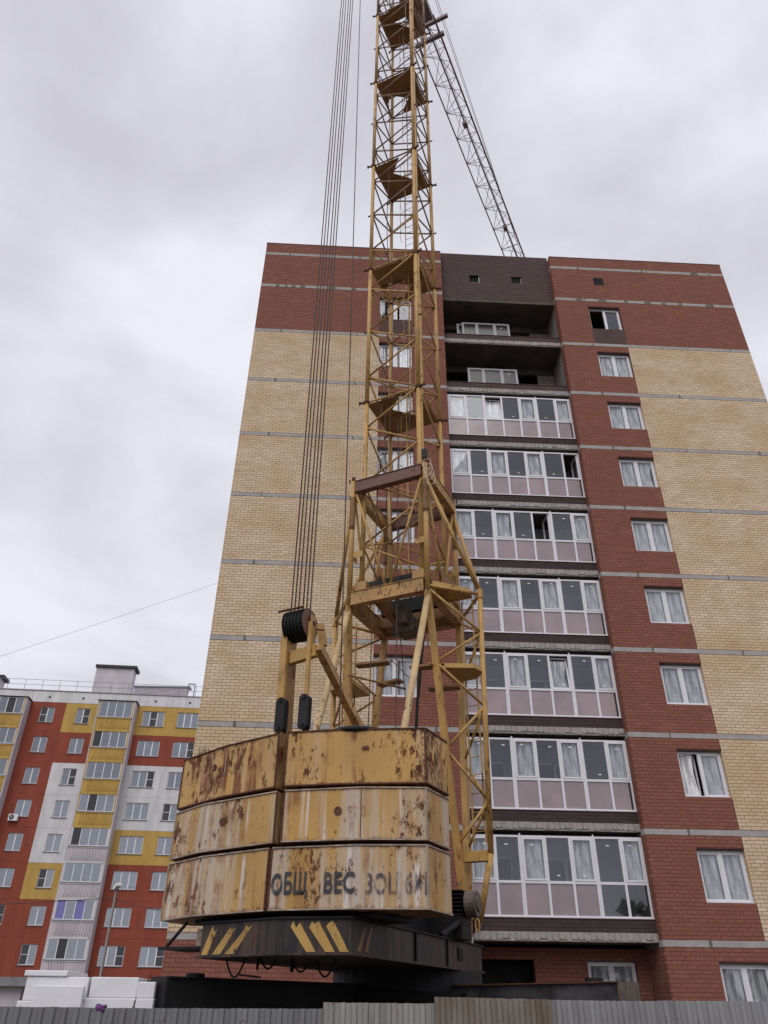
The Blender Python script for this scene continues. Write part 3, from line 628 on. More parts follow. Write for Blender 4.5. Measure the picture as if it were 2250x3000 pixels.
# open loggias of the two upper storeys: block wall with dark openings and frames waiting on the floor
def blockwall(z0, z1, spans, y):
    mb = MB(); n = round((z1-z0)/0.2); vals = []
    for i in range(n):
        for (a, b) in spans:
            x = a-(0.2 if i % 2 else 0)
            while x < b:
                p, q = max(x+0.008, a), min(x+0.392, b)
                if q-p > 0.05: mb.box(p, q, y, y+0.1, z0+(z1-z0)*i/n+0.008, z0+(z1-z0)*(i+1)/n-0.004)
                x += 0.4
    me = mb.mesh('block_wall', 'gblock'); at = me.attributes.new('rnd', 'FLOAT', 'FACE'); at.data.foreach_set('value', np.repeat(rng.rand(len(mb.f)//6), 6).astype(np.float32))
    link('block_wall', me, bld, kind='stuff')
for k, spans in ((2, [(7.75, 8.6)]), (3, [(5.0, 6.55), (7.85, 8.6)])):
    z0, z1 = ZB(k)+0.16, (28.38 if k == 2 else ZB(2)-0.06)
    blockwall(z0, z1-0.35, spans, 1.7)
    part('loggia_lintel', B(LX0+0.01, LX1-0.01, 1.68, 1.85, z1-0.34, z1-0.002), 'soffit', bld)
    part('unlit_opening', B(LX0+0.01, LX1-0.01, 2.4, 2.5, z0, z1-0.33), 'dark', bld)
for k, x0 in ((2, 4.5), (3, 4.62)):
    z0 = ZB(k)+0.17; zt = ZB(k)+2.02
    for j in range(2 if k == 2 else 1):
        w = link('stored_window', None, bld, loc=(x0-0.22*j, 0.95+0.10*j, z0-0.0), rot=(-0.03, 0, 0))
        mb = ring(MB(), 0, 2.15, 0, zt-z0, 0, 0.07, 0.09); mb.box(0.60, 0.74, 0.001, 0.069, 0.09, zt-z0-0.09).box(1.40, 1.54, 0.001, 0.069, 0.09, zt-z0-0.09)
        part('wrapped_frame', mb, 'pvc_wrap', w)
        for a, b in ((0.09, 0.6), (0.74, 1.4), (1.54, 2.06)): part('window_pane', B(a, b, 0.03, 0.034, 0.09, zt-z0-0.09), 'glass_dark', w)
        part('sticker', B(1.72, 1.84, 0.024, 0.028, zt-z0-0.28, zt-z0-0.24), 'sticker', w)

# ================================================================ FAR PANEL HOUSE
hs = thing('panel_house', 'nine storey panel house painted in red, yellow and white squares, far behind at the left', 'building', (-20, 72.8, 0), 0.05)
HZ = [26.22-2.8*i for i in range(9)]+[1.0]
colx = [(-22.8, -19.5), (-19.5, -16.6), (-16.6, -13.35), (-10.1, -6.8), (-6.8, -3.85), (-0.13, 3.1), (3.1, 6.4), (6.4, 9.6)]
def hcol(c, i):
    if c <= 3: return 'h_red' if i < 8 else 'h_yel'
    if c == 4: return ['h_yel', 'h_red', 'h_wht', 'h_wht', 'h_wht', 'h_yel', 'h_red', 'h_red', 'h_yel'][i]
    return ['h_yel', 'h_red', 'h_wht', 'h_wht', 'h_yel', 'h_red', 'h_red', 'h_red', 'h_wht'][i]
part('house_core', MB().box(-22.8, 9.6, 0.35, 12, 0, 27.0), 'h_lil', hs)
part('house_plinth', B(-22.8, 9.6, -0.03, 0.35, 0, 0.985), 'h_lil', hs)
def hwin(x0, x1, zt, n, seed, h=1.44, parent=None):
    r = random.Random(seed); zb = zt-h; w = link('window', None, parent or hs)
    mb = ring(MB(), x0, x1, zb, zt, 0.10, 0.16, 0.06); step = (x1-x0)/n
    for i in range(1, n): mb.box(x0+step*i-0.05, x0+step*i+0.05, 0.101, 0.159, zb+0.06, zt-0.06)
    part('window_frame', mb, 'pvc', w)
    part('window_sill', B(x0-0.08, x1+0.05, -0.07, 0.10, zb-0.06, zb-0.005), 'zinc', w)
    scr = r.random() < 0.35; si = r.randrange(n)
    for i in range(n):
        a, b = x0+step*i+(0.06 if i == 0 else 0.05), x0+step*(i+1)-(0.06 if i == n-1 else 0.05)
        if scr and i == si:
            part('insect_screen', MB().box(a, b, 0.09, 0.098, zb+0.06, zb+h*0.5-0.02).box(a, b, 0.09, 0.098, zb+h*0.5+0.02, zt-0.06), 'screen', w); part('sash_bar', B(a, b, 0.088, 0.1, zb+h*0.5-0.02, zb+h*0.5+0.02), 'pvc', w)
        else:
            part('window_pane', B(a, b, 0.12, 0.125, zb+0.06, zt-0.06), 'glass_far', w)
            cv = r.random()
            part('curtain' if cv < 0.62 else 'dim_room', B(a-0.05, b+0.05, 0.24, 0.25, zb if cv > 0.25 else zb+0.3, zt), 'curtain' if cv < 0.62 else 'screen', w)
wins = {3: (1.06, 2.34, 2), 4: (1.08, 2.34, 2), 5: (0.58, 2.62, 3), 6: (0.62, 2.6, 3), 0: (0.9, 2.3, 2), 1: (0.7, 2.2, 2), 2: (0.8, 2.2, 2), 7: (0.6, 2.6, 3)}
for c_, (x0, x1) in enumerate(colx):
    for i in range(9):
        zt = HZ[i]-0.006; zb = HZ[i+1]+0.006; a, b, n = wins[c_]; a += x0; b += x0; wt = HZ[i]-0.47; h = 1.44
        if i == 8: wt = HZ[i]-0.72; h = 0.7 if c_ <= 4 else 1.1
        mb = MB().box(x0+0.008, a, 0, 0.3, zb, zt).box(b, x1-0.008, 0, 0.3, zb, zt).box(a, b, 0, 0.3, wt, zt).box(a, b, 0, 0.3, zb, wt-h)
        part('wall_panel', mb, hcol(c_, i), hs)
        hwin(a, b, wt, n, c_*20+i, h)
    part('parapet_panel', B(x0+0.008, x1-0.008, -0.02, 0.35, 26.225, 27.30), 'h_wht', hs)
    vx = (x0+x1)/2-0.15; part('vent_hole', B(vx, vx+0.2, -0.035, -0.021, 26.62, 26.82), 'screen', hs)
for x0, x1 in ((-13.35, -10.1), (-3.85, -0.13)): part('parapet_panel', B(x0+0.008, x1-0.008, -0.02, 0.35, 26.225, 27.30), 'h_wht', hs)
sb = MB(); 
for x in (-19.5, -16.6, -6.8, 3.1, 6.4): sb.box(x-0.008, x+0.008, 0.005, 0.3, 1.0, 26.2)
parts('panel_joint', sb, 'h_seam', hs)
part('parapet_cap', B(-22.9, 9.7, -0.08, 0.45, 27.30, 27.38), 'zinc', hs)
def balcony(x0, x1, i, seed):
    zt = HZ[i]-0.0; m = 'h_yel' if i < 4 else 'h_lil'; bal = link('balcony', None, hs); r = random.Random(seed)
    part('balcony_slab', B(x0+0.05, x1-0.1, -1.2, 0.3, zt-2.92, zt-2.80), 'h_yel' if i < 4 else 'h_wht', bal)
    # parapet with a relief of upright leaves
    mb = MB().box(x0+0.05, x1-0.12, -1.2, -1.12, zt-2.80, zt-1.62)
    nl = 12; wv = (x1-x0-0.6)/nl
    for j in range(nl):
        for q in range(6):
            s0, s1 = q/6, (q+1)/6
            cx = x0+0.35+wv*(j+0.5); sx = 1 if j > nl/2 else -0.35
            w0, w1 = math.sin(math.pi*s0)**0.6*wv*0.42, math.sin(math.pi*s1)**0.6*wv*0.42
            za, zc = zt-2.68+0.95*s0, zt-2.68+0.95*s1
            mb.add([(cx-w0*0.2, -1.20, za), (cx+w0, -1.26, za), (cx+w1, -1.26, zc), (cx-w1*0.2, -1.20, zc), (cx+w0, -1.20, za), (cx+w1, -1.20, zc)], [(0, 1, 2, 3), (1, 4, 5, 2)])
    mb.box(x0+0.05, x1-0.12, -1.24, -1.08, zt-1.72, zt-1.64)
    part('balcony_front', mb, m, bal)
    n = 4; mb = ring(MB(), x0+0.12, x1-0.22, zt-1.56, zt-0.03, -1.15, -1.09, 0.06); st = (x1-x0-0.34)/n
    for j in range(1, n): mb.box(x0+0.12+st*j-0.035, x0+0.12+st*j+0.035, -1.149, -1.091, zt-1.50, zt-0.09)
    part('glazing_frame', mb, 'pvc', bal)
    dark = r.randrange(n) if r.random() < 0.6 else -1
    for j in range(n):
        a, b = x0+0.12+st*j+0.04, x0+0.12+st*(j+1)-0.04
        mm = 'glass_blue' if (i == 6 and j % 2 == 0) else ('glass_dark' if j == dark else 'glass_far')
        part('window_pane', B(a, b, -1.12, -1.115, zt-1.50, zt-0.09), mm, bal)
    part('window_sill', B(x0+0.02, x1-0.08, -1.27, -1.09, zt-1.63, zt-1.57), 'zinc', bal)
    parts('balcony_post', MB().box(x0+0.02, x0+0.12, -1.2, -1.08, zt-1.56, zt).box(x1-0.21, x1-0.10, -1.2, -1.08, zt-1.56, zt), m if i < 4 else 'h_wht', bal)
    part('room_behind', B(x0+0.1, x1-0.2, -0.02, 0.02, zt-2.8, zt), 'inner', bal); part('room_door', B(x0+0.9, x0+1.7, -0.05, -0.03, zt-2.75, zt-0.6), 'screen', bal)
for i in range(9):
    balcony(-3.5, -0.13, i, i); balcony(-13.4, -10.1, i, 30+i)
part('balcony_side_wall', B(-0.23, -0.12, -1.19, 0.0, 1.0, 26.2), 'h_lil', hs); part('balcony_side_wall', B(-3.62, -3.46, -1.0, 0.0, 1.0, 26.2), 'h_lil', hs); part('balcony_side_wall', B(-10.2, -10.09, -1.19, 0.0, 1.0, 26.2), 'h_lil', hs)
for a, b in ((-3.65, 0.0), (-13.5, -9.97)): part('balcony_canopy', B(a, b, -1.30, 0.0, 26.225, 26.265), 'roofdark', hs)
# roof: shafts, railing, hatch
part('lift_shaft', B(-5.65, -1.9, 3, 4.3, 27, 31.05), 'h_lil', hs); part('shaft_cap', B(-5.75, -1.62, 2.8, 4.5, 31.05, 31.32), 'roofdark', hs)
part('vent_shaft', B(-18, -14.7, 3, 4.3, 27, 29.45), 'h_lil', hs); part('shaft_cap', B(-18.3, -14.35, 2.8, 4.5, 29.45, 29.75), 'roofdark', hs)
hb = MB()
for i in range(8): hb.box(-1.1, 4.1+0.02*i, 1.0, 1.25, 27.45+i*0.13, 27.45+i*0.13+0.11)
parts('brick_hatch', hb, 'h_lil', hs); part('hatch_roof', MB().add([(-1.2, 0.9, 28.45), (4.3, 0.9, 28.6), (4.3, 2.6, 28.9), (-1.2, 2.6, 28.75), (-1.2, 0.9, 28.55), (4.3, 0.9, 28.7), (4.3, 2.6, 29.0), (-1.2, 2.6, 28.85)], [(3,2,1,0),(4,5,6,7),(0,1,5,4),(1,2,6,5),(2,3,7,6),(3,0,4,7)]), 'zinc', hs)
part('pipe_frame', ring(MB(), 4.1, 4.8, 27.4, 29.05, 1.0, 1.1, 0.09), 'zinc', hs)
rl = link('roof_railing', None, hs)
for z in (28.46, 27.95): part('rail', MB().tube((-22.8, 0.2, z), (9.6, 0.2, z), 0.02, 5), 'zinc', rl)
x = -22.5
while x < 9.6: part('post', MB().tube((x, 0.2, 27.38), (x, 0.2, 28.46), 0.022, 5), 'zinc', rl); x += 1.62
# air conditioner on the far wall
ac = thing('air_conditioner', 'white air conditioner box below a window on the red wall', 'air conditioner', (0, 0, 0))
ac.matrix_world = Matrix.Translation((-20, 72.8, 0)) @ Matrix.Rotation(0.05, 4, 'Z') @ Matrix.Translation((-9.3, -0.35, 15.48))
part('casing', B(0, 0.78, 0, 0.30, 0, 0.54), 'pvc', ac)
part('fan_grille', MB().tube((0.28, -0.012, 0.27), (0.28, -0.001, 0.27), 0.21, 20), 'screen', ac); part('fan_hub', MB().tube((0.28, -0.02, 0.27), (0.28, -0.013, 0.27), 0.05, 10), 'pvc', ac)
parts('bracket', MB().box(0.05, 0.1, 0.0, 0.36, -0.05, -0.002).box(0.66, 0.71, 0.0, 0.36, -0.05, -0.002), 'zinc', ac)
part('drain_pipe', MB().path([(0.05, 0.3, 0.5), (0.05, 0.32, 0.95), (-0.02, 0.33, 1.5)], 0.02), 'screen', ac)

# ================================================================ STREET LAMP, WIRES
lp = thing('street_lamp', 'tall grey lamp post with a white head in front of the red house wall', 'street lamp', (-7.87, 30, 0))
part('pole', MB().tube((0, 0, 0), (0.03, 0, 5.2), 0.055, 10, 0.04), 'galv', lp)
part('lamp_head', MB().beam((-0.02, 0.05, 5.24), (0.16, -0.3, 5.34), 0.17, 0.09).ball((0.08, -0.12, 5.30), 0.10, 0.6), 'lamp_w', lp)
part('cable_clamp', MB().tube((0.03, 0, 4.9), (0.09, -0.03, 4.92), 0.02, 6), 'wire', lp)
def sag(a, b, s, n=14): return [(a[0]+(b[0]-a[0])*t, a[1]+(b[1]-a[1])*t, a[2]+(b[2]-a[2])*t-s*4*t*(1-t)) for t in [i/n for i in range(n+1)]]
solo('overhead_cable', MB().path(sag((-45, 40, 5.5), (-7.84, 30, 4.95), 0.5), 0.012, 5), 'wire', 'thin dark cable crossing the red and white house to the lamp post', 'cable')
solo('overhead_cable', MB().path(sag((-7.78, 30, 4.9), (-4.5, 26.5, 4.2), 0.1), 0.012, 5), 'wire', 'thin dark cable from the lamp post towards the counterweights', 'cable')
solo('overhead_cable', MB().path(sag((-40, 38, 8.1), (-4.5, 37.5, 22.6), 0.4), 0.0075, 5), 'galv', 'thin cable rising through the sky to the corner of the brick block', 'cable')

# ================================================================ TOWER CRANE  (local x = right, y = forward towards the jib, z up)
crane = thing('tower_crane', 'old yellow lattice tower crane with rusty counterweights and a jib over the roof', 'crane', (1.16, 15.0, 0), -R(28))
H = 0.71
LEG = {'L': (-H, -H), 'F': (H, -H), 'R': (H, H), 'B': (-H, H)}
mast = link('mast', None, crane)
FLG = [9.52, 14.62, 19.72, 24.84, 30.00, 35.12, 40.2]
for n_, (x, y) in LEG.items():
    zz = [8.9]+FLG[1:]+[44.0]
    for a, b in zip(zz, zz[1:]): part('leg', MB().tube((x, y, a), (x, y, b), 0.055, 12), 'paint' if b < 36 else 'brace', mast, smooth=True)
    for z in FLG[1:]:
        sx, sy = (1 if x > 0 else -1), (1 if y > 0 else -1)
        part('leg_flange', MB().tube((x, y, z-0.035), (x, y, z+0.035), 0.085, 10).tube((x+sx*0.05, y+sy*0.02, z), (x+sx*0.19, y+sy*0.05, z), 0.03, 8).tube((x+sx*0.18, y+sy*0.05, z-0.045), (x+sx*0.18, y+sy*0.05, z+0.045), 0.028, 8), 'seam', mast)
    for z in [10.40+1.7*i+(0 if n_ in 'LR' else -0.85) for i in range(1, 20)]:
        part('node_gusset', MB().beam((x-0.045*(1 if x > 0 else -1), y-0.045*(1 if y > 0 else -1), z-0.05), (x-0.045*(1 if x > 0 else -1), y-0.045*(1 if y > 0 else -1), z+0.05), 0.07, 0.07), 'brace', mast)
    for z in FLG[1:-1]:
        part('pin', MB().tube((x+(0.04 if x > 0 else -0.04), y, z+2.55), (x+(0.14 if x > 0 else -0.14), y, z+2.55), 0.022, 8), 'seam', mast)
def legpt(n_, z): return (LEG[n_][0], LEG[n_][1], z)
for a, b in (('L', 'F'), ('F', 'R'), ('R', 'B'), ('B', 'L')):
    lr, fb = (a, b) if a in 'LR' else (b, a)
    z = 10.40
    while z < 43:
        mt = 'paint' if z < 21 else 'brace'
        for z2 in (z-0.85, z+0.85):
            if z2 < 9.4: continue
            p, q = Vector(legpt(lr, z)), Vector(legpt(fb, z2)); d = (q-p).normalized(); part('brace', MB().tube(p+d*0.045, q-d*0.045, 0.025, 8), mt, mast, smooth=True)
        z += 1.70
    for z in FLG[1:]: part('ring_beam', MB().tube(legpt(a, z), legpt(b, z), 0.026, 8), 'paint' if z < 21 else 'brace', mast)
    if a in 'LR': pass
# a conduit runs up beside the near leg, with junction bolts
part('conduit', MB().beam((H+0.075, -H+0.02, 12.1), (H+0.075, -H+0.02, 43), 0.035, 0.035), 'paint', mast)
part('conduit', MB().beam((H-0.075, -H+0.06, 9.6), (H-0.075, -H+0.06, 24.8), 0.03, 0.03), 'paint', mast)
# platforms with a climbing hole, alternate sides; ladders with hoops between them
def platform(z, kind, m='plate'):
    a = H-0.03
    st_ = [(0,0),(.64,0),(.345,.324),(.708,.656),(.93,.42),(.93,0),(1,0),(1,1),(0,1)] if kind == 'A' else [(0,0),(1,0),(1,1),(.34,1),(.34,.93),(.62,.69),(.22,.44),(0,.64)]
    pts = [(-a+p*2*a, -a+q*2*a) for p, q in st_]
    part('platform', MB().prism(pts, z-0.05, z-0.035), m, mast)
    part('platform_rim', MB().beam((-a, -0.02, z-0.075), (a, -0.02, z-0.075), 0.03, 0.045), m, mast)
for z, kd in ((14.62, 'A'), (19.72, 'B'), (24.84, 'A'), (30.0, 'B'), (35.12, 'A'), (40.2, 'B')): platform(z, kd)
part('platform', MB().prism([(-0.68, 0.1), (0.68, 0.1), (0.68, 0.68), (-0.68, 0.68)], 37.3, 37.32), 'plate', mast)
for i, (z0, z1) in enumerate(((9.6, 15.4), (14.6, 20.5), (19.7, 25.6), (24.8, 30.8), (30.0, 36.0), (35.1, 41))):
    x = (-0.05, 0.12)[i % 2]; y = (0.35, 0.18)[i % 2]; mb = MB()
    lad = link('ladder', None, mast)
    for s in (0, 0.36): part('ladder_rail', MB().beam((x+s, y, z0), (x+s, y, z1), 0.022, 0.03), 'paint' if z0 < 20 else 'brace', mast)
    z = z0+0.2
    while z < z1: mb.tube((x, y, z), (x+0.36, y, z), 0.007, 5); z += 0.3
    z = z0+2.2
    while z < z1:
        pts = [(x+0.18+0.34*math.sin(t), y+(-0.34 if i % 2 == 0 else 0.34)*(0.55-0.55*math.cos(t)) if False else y-0.36*abs(math.sin(t/2)) if False else y-0.33*(1-math.cos(t))/1.0*0.95, z) for t in [math.pi*j/6-math.pi for j in range(13)]]
        mb.path([(x+0.18-0.30*math.cos(math.pi*j/10), y-0.48*math.sin(math.pi*j/10), z) for j in range(11)], 0.006, 4); z += 0.85
    for s in (0.25, 0.5, 0.75): mb.tube((x+0.18-0.30*math.cos(math.pi*s), y-0.48*math.sin(math.pi*s), z0+2.2), (x+0.18-0.30*math.cos(math.pi*s), y-0.48*math.sin(math.pi*s), z1-0.1), 0.006, 4)
    part('ladder_rungs', mb, 'rope' if z0 > 19 else 'paint', mast, kind='stuff')
    bpy.data.objects.remove(lad)
# slack cables and pipes inside the mast
for (x, y, z0, z1, r_) in ((-0.28, -0.45, 9, 30, 0.012), (-0.12, -0.50, 9, 22, 0.010), (0.28, -0.3, 9, 18, 0.009)):
    pts = [(x+0.03*math.sin(z*0.9+x*9), y+0.03*math.cos(z*0.7), z) for z in np.arange(z0, z1, 0.7)]
    part('hanging_cable', MB().path(pts, r_, 5), 'rope', mast)
# ---- portal that carries the mast
PH = 0.90
portal = link('portal', None, crane)
PC = {'L': (-PH, -PH), 'F': (PH, -PH), 'R': (PH, PH), 'B': (-PH, PH)}
for a, b in (('L', 'F'), ('F', 'R'), ('R', 'B'), ('B', 'L')):
    (x0, y0), (x1, y1) = PC[a], PC[b]; d = Vector((x1-x0, y1-y0, 0)).normalized()*0.07
    p = Vector((x0, y0, 11.89))+d; q = Vector((x1, y1, 11.89))-d
    part('collar_beam', MB().ibeam(p, q, 0.16, 0.31), 'paint_b' if (a, b) in (('L', 'F'), ('R', 'B')) else 'paint_r', portal)
    p = Vector((x0, y0, 8.99))+d; q = Vector((x1, y1, 8.99))-d
    part('lower_beam', MB().ibeam(p, q, 0.18, 0.32), 'paint_r', portal)
    mid = Vector(((x0+x1)/2, (y0+y1)/2, 9.16))
    for (xx, yy, s) in ((x0, y0, 1), (x1, y1, -1)):
        part('panel_brace', MB().tube(Vector((xx, yy, 11.70))+d*s*1.3, mid-d*s*0.8, 0.030, 10), 'paint', portal, smooth=True)
for n_, (x, y) in PC.items():
    part('portal_column', MB().tube((x, y, 8.78), (x, y, 12.07), 0.058, 14), 'paint', portal, smooth=True)
    part('screw_thread', sum_ if False else MB().tube((x, y, 10.75), (x, y, 11.6), 0.061, 14), 'seam', portal)
    tm = MB()
    for j in range(20): tm.tube((x, y, 10.85+j*0.04), (x, y, 10.87+j*0.04), 0.066, 12)
    part('thread_ring', tm, 'paint_r', portal, kind='stuff')
    part('corner_bolt', MB().tube((x, y, 12.07), (x, y, 12.20), 0.045, 8).tube((x+0.1*(1 if x > 0 else -1), y, 12.07), (x+0.1*(1 if x > 0 else -1), y, 12.17), 0.02, 6), 'seam', portal)
    sx, sy = (1 if x > 0 else -1), (1 if y > 0 else -1)
    parts('gusset', MB().prism([(x-sx*0.06, y), (x-sx*0.28, y), (x-sx*0.28, y-sy*0.012), (x-sx*0.06, y-sy*0.012)], 10.02, 10.16), 'paint', portal)
    parts('gusset', MB().prism([(x, y-sy*0.06), (x, y-sy*0.28), (x-sx*0.012, y-sy*0.28), (x-sx*0.012, y-sy*0.06)], 10.02, 10.16), 'paint', portal)
    part('foot_block', B(min(x-sx*0.10, x-sx*0.36), max(x-sx*0.10, x-sx*0.36), min(y-sy*0.05, y-sy*0.26), max(y-sy*0.05, y-sy*0.26), 9.17, 9.42), 'paint_r', portal)
parts('mast_shoe', MB().box(-0.78, 0.78, -0.62, -0.42, 9.17, 9.50).box(-0.78, 0.78, 0.42, 0.62, 9.17, 9.50), 'black', portal)
part('winch_block', MB().box(-0.22, 0.2, 0.0, 0.45, 8.5, 8.80).tube((-0.35, 0.15, 8.6), (0.3, 0.15, 8.6), 0.10, 12).box(-0.12, 0.1, -0.2, 0.2, 8.62, 9.0), 'greyrust', portal)
part('cross_beam', MB().beam((-0.80, 0.45, 8.98), (0.80, 0.45, 8.98), 0.12, 0.22), 'plate', portal)
part('cross_beam', MB().beam((-0.25, -0.80, 8.93), (-0.35, 0.80, 8.93), 0.16, 0.24), 'plate', portal)
# side towers under the portal
for s in (-1, 1):
    K = Vector((1.71*s, 0, 9.02)); Kb = Vector((1.60*s, 0, 4.00)); foot = Vector((1.33*s, 0, 2.95))
    st = link('side_truss', None, crane)
    part('outer_tube', MB().tube(K+Vector((0, 0, 0.08)), Kb, 0.052, 14), 'paint', st, smooth=True)
    part('outer_foot', MB().tube(Kb, foot, 0.055, 14), 'paint', st, smooth=True)
    part('tube_collar', MB().tube(K+Vector((0, 0, -0.1)), K+Vector((0, 0, 0.10)), 0.066, 14), 'paint', st)
    part('tie_box', MB().beam((1.10*s, 0, 3.97), (1.56*s, 0, 3.97), 0.16, 0.17), 'paint', st)
    for y in (-PH, PH):
        C8 = Vector((PH*s, y, 8.82)); F0 = Vector((1.12*s, 0.10*(1 if y > 0 else -1), 3.0))
        part('inclined_leg', MB().beam(C8, F0, 0.115, 0.115), 'paint', st)
        part('collar_strut', MB().tube(Vector((PH*s, y, 11.70)), K+Vector((0, 0, 0.05)), 0.045, 12), 'paint', st, smooth=True)
        part('tie', MB().tube(Vector((PH*s+0.05*s, y, 8.95)), K, 0.035, 10), 'paint', st, smooth=True)
        pl = lambda z: C8.lerp(F0, (8.82-z)/(8.82-3.0)); pk = lambda z: K.lerp(Kb, (9.02-z)/5.02)
        chain = [C8+Vector((0.04*s, 0, 0.05)), pk(8.15), pl(7.38), pk(6.62), pl(5.75), pk(4.88), pl(4.12)]
        for p, q in zip(chain, chain[1:]): part('brace', MB().tube(p, q, 0.026, 8), 'paint', st, smooth=True)
    part('side_deck', MB().prism([(0.95*s, -0.62), (1.60*s, -0.30), (1.68*s, -0.02), (1.45*s, 0.28), (0.95*s, 0.30)], 7.30, 7.39), 'paint', st)
    if s > 0:
        part('side_deck', MB().prism([(0.97*s, -0.80), (1.55*s, -0.14), (1.50*s, 0.12), (0.97*s, 0.10)], 9.02, 9.12), 'paint', st)
        part('deck_fence', MB().box(1.0, 1.02, -0.35, 0.72, 9.15, 9.62), 'plate', st)
    for x, y in ((1.25*s, 0.15), (1.50*s, 0.10)): part('ladder_rail', MB().beam((x, y, 4.2), (x, y, 8.98), 0.028, 0.028), 'paint', st)
    lm = MB()
    for j in range(14): lm.tube((1.25*s, 0.15, 4.4+j*0.33), (1.50*s, 0.10, 4.4+j*0.33), 0.010, 5)
    part('ladder_rungs', lm, 'paint_r', st, kind='stuff')
# long struts from the portal back to the counterweight platform
for s in (-1, 1):
    part('rear_strut', MB().tube((PH*s, -PH-0.02, 8.70), (0.86*s, -3.15, 2.9), 0.064, 16), 'paint_pale', crane, smooth=True)
    part('strut_lug', MB().prism([(PH*s-0.02, -PH-0.10), (PH*s+0.02, -PH-0.10), (PH*s+0.02, -PH+0.06), (PH*s-0.02, -PH+0.06)], 8.55, 8.84), 'paint_r', crane)
# loose boards used as a working deck
for (x, y, z, L_, rz) in ((-0.38, -0.78, 7.50, 0.68, 0.12), (-0.40, 0.12, 7.42, 0.55, -0.15), (0.72, -0.55, 7.35, 0.7, 0.1), (0.90, -0.15, 7.02, 0.62, 0.2)):
    part('deck_board', MB().box(-L_/2, L_/2, -0.11, 0.11, 0, 0.045), 'plate', crane, (x, y, z), (0, 0, rz))
part('board_rail', MB().tube((-0.9, -0.85, 7.35), (-0.15, 0.35, 7.35), 0.022, 6).tube((-0.05, -0.9, 7.65), (0.05, 0.35, 7.45), 0.010, 5).tube((0.9, -0.9, 7.3), (1.05, 0.3, 7.3), 0.02, 6), 'paint_r', crane)
# ---- suspension ropes inside the portal
for (a, b, r_) in (((-0.35, -0.55, 16), (-0.30, -1.2, 3.3), 0.011), ((0.05, -0.45, 14), (0.35, -1.3, 3.3), 0.011), ((0.30, 0.2, 9), (0.0, 0.1, 3.2), 0.028), ((0.45, -0.3, 8.6), (-0.15, -0.4, 3.2), 0.012), ((-0.2, 0.2, 8.5), (0.25, 0.1, 3.2), 0.011)):
    part('hoist_rope', MB().tube(a, b, r_, 6), 'rope', crane)
part('control_cable', MB().path([(0.42-0.05*t+0.02*math.sin(t*3), 0.1, 8.7-t*0.45) for t in range(13)], 0.03, 8), 'black', crane)
# ---- slewing platform
plat = link('slewing_platform', None, crane)
pl_pts = [(-1.12, -4.28), (0.24, -4.54), (1.12, -4.29), (1.12, 0.62), (0.9, 0.75), (-0.9, 0.75), (-1.12, 0.62)]
part('platform_body', MB().prism(pl_pts, 2.272, 2.64), 'rustblack', plat)
off = [(x*1.035, y-0.03 if y < 0 else y+0.03) for x, y in pl_pts]
part('bottom_flange', MB().prism(off, 2.245, 2.270), 'rustblack', plat); part('top_flange', MB().prism(off, 2.642, 2.662), 'chassis', plat)
def stripe_quad(face0, face1, t0, t1, sh, z0, z1):
    """a slanting painted stripe on the vertical face from face0 to face1"""
    a, b = Vector((*face0, 0)), Vector((*face1, 0)); d = (b-a); n = Vector((d.y, -d.x, 0)).normalized()*0.004
    P = lambda t, z: tuple(a+d*t+n+Vector((0, 0, z)))
    rr = random.Random(int(t0*100)); pts = [P(t0, z0), P(t1, z0)]; top = [P(t1+sh, z1-rr.random()*0.05), P(t0+sh+(t1-t0)*0.6, z1-rr.random()*0.09), P(t0+sh+(t1-t0)*0.3, z1-rr.random()*0.03), P(t0+sh, z1-0.05-rr.random()*0.05)]
    return MB().add(pts+top, [tuple(range(6))])
f0, f1 = pl_pts[0], pl_pts[1]
for t0, w, sh in ((0.02, 0.085, 0.10), (0.17, 0.11, 0.19), (0.34, 0.12, 0.21)): part('hazard_stripe', stripe_quad(f0, f1, t0, t0+w, sh, 2.28, 2.62), 'stripe', plat)
for t0, w, sh in ((0.40, 0.13, -0.24), (0.66, 0.13, -0.24), (0.86, 0.12, -0.20)): part('hazard_stripe', stripe_quad(pl_pts[1], pl_pts[2], t0, t0+w, sh, 2.28, 2.62), 'stripe', plat)
f0, f1 = pl_pts[2], pl_pts[3]
for t0 in (0.035, 0.075): part('hazard_stripe', stripe_quad(f0, f1, t0, t0+0.02, 0.03, 2.30, 2.60), 'plate', plat)
parts('stiffener', MB().box(1.122, 1.15, -1.05, -1.02, 2.28, 2.64).box(1.122, 1.15, -2.3, -2.27, 2.28, 2.64), 'chassis', plat)
part('cover_plate', B(1.122, 1.14, -0.55, -0.35, 2.38, 2.55), 'black', plat)
part('step_bracket', MB().box(-1.85, -1.13, -4.25, -3.6, 2.36, 2.39).tube((-1.75, -4.2, 2.39), (-1.45, -4.2, 2.68), 0.022, 6), 'black', plat)
part('canister', MB().tube((-1.25, -4.05, 2.39), (-1.25, -4.05, 2.60), 0.10, 12), 'rim', plat)
for (x, y, w, d) in ((-0.75, -4.2, 0.30, 0.22), (-0.35, -4.0, 0.25, 0.12), (0.0, -3.8, 0.3, 0.15), (0.25, -3.6, 0.3, 0.2)): part('hanging_cable', MB().path([(x+w*t/8, y+0.02*t/8, 2.25-d*math.sin(math.pi*t/8)) for t in range(9)], 0.013, 5), 'black', plat)
part('hanging_pipe', MB().tube((-0.35, -4.05, 2.25), (-0.35, -4.05, 2.12), 0.02, 6), 'black', plat); part('hanging_pipe', MB().tube((0.02, -3.8, 2.25), (0.02, -3.8, 2.10), 0.03, 6), 'black', plat)
part('cable_end', MB().tube((-0.55, -4.15, 2.06), (-0.2, -4.2, 2.03), 0.012, 5), 'black', plat)
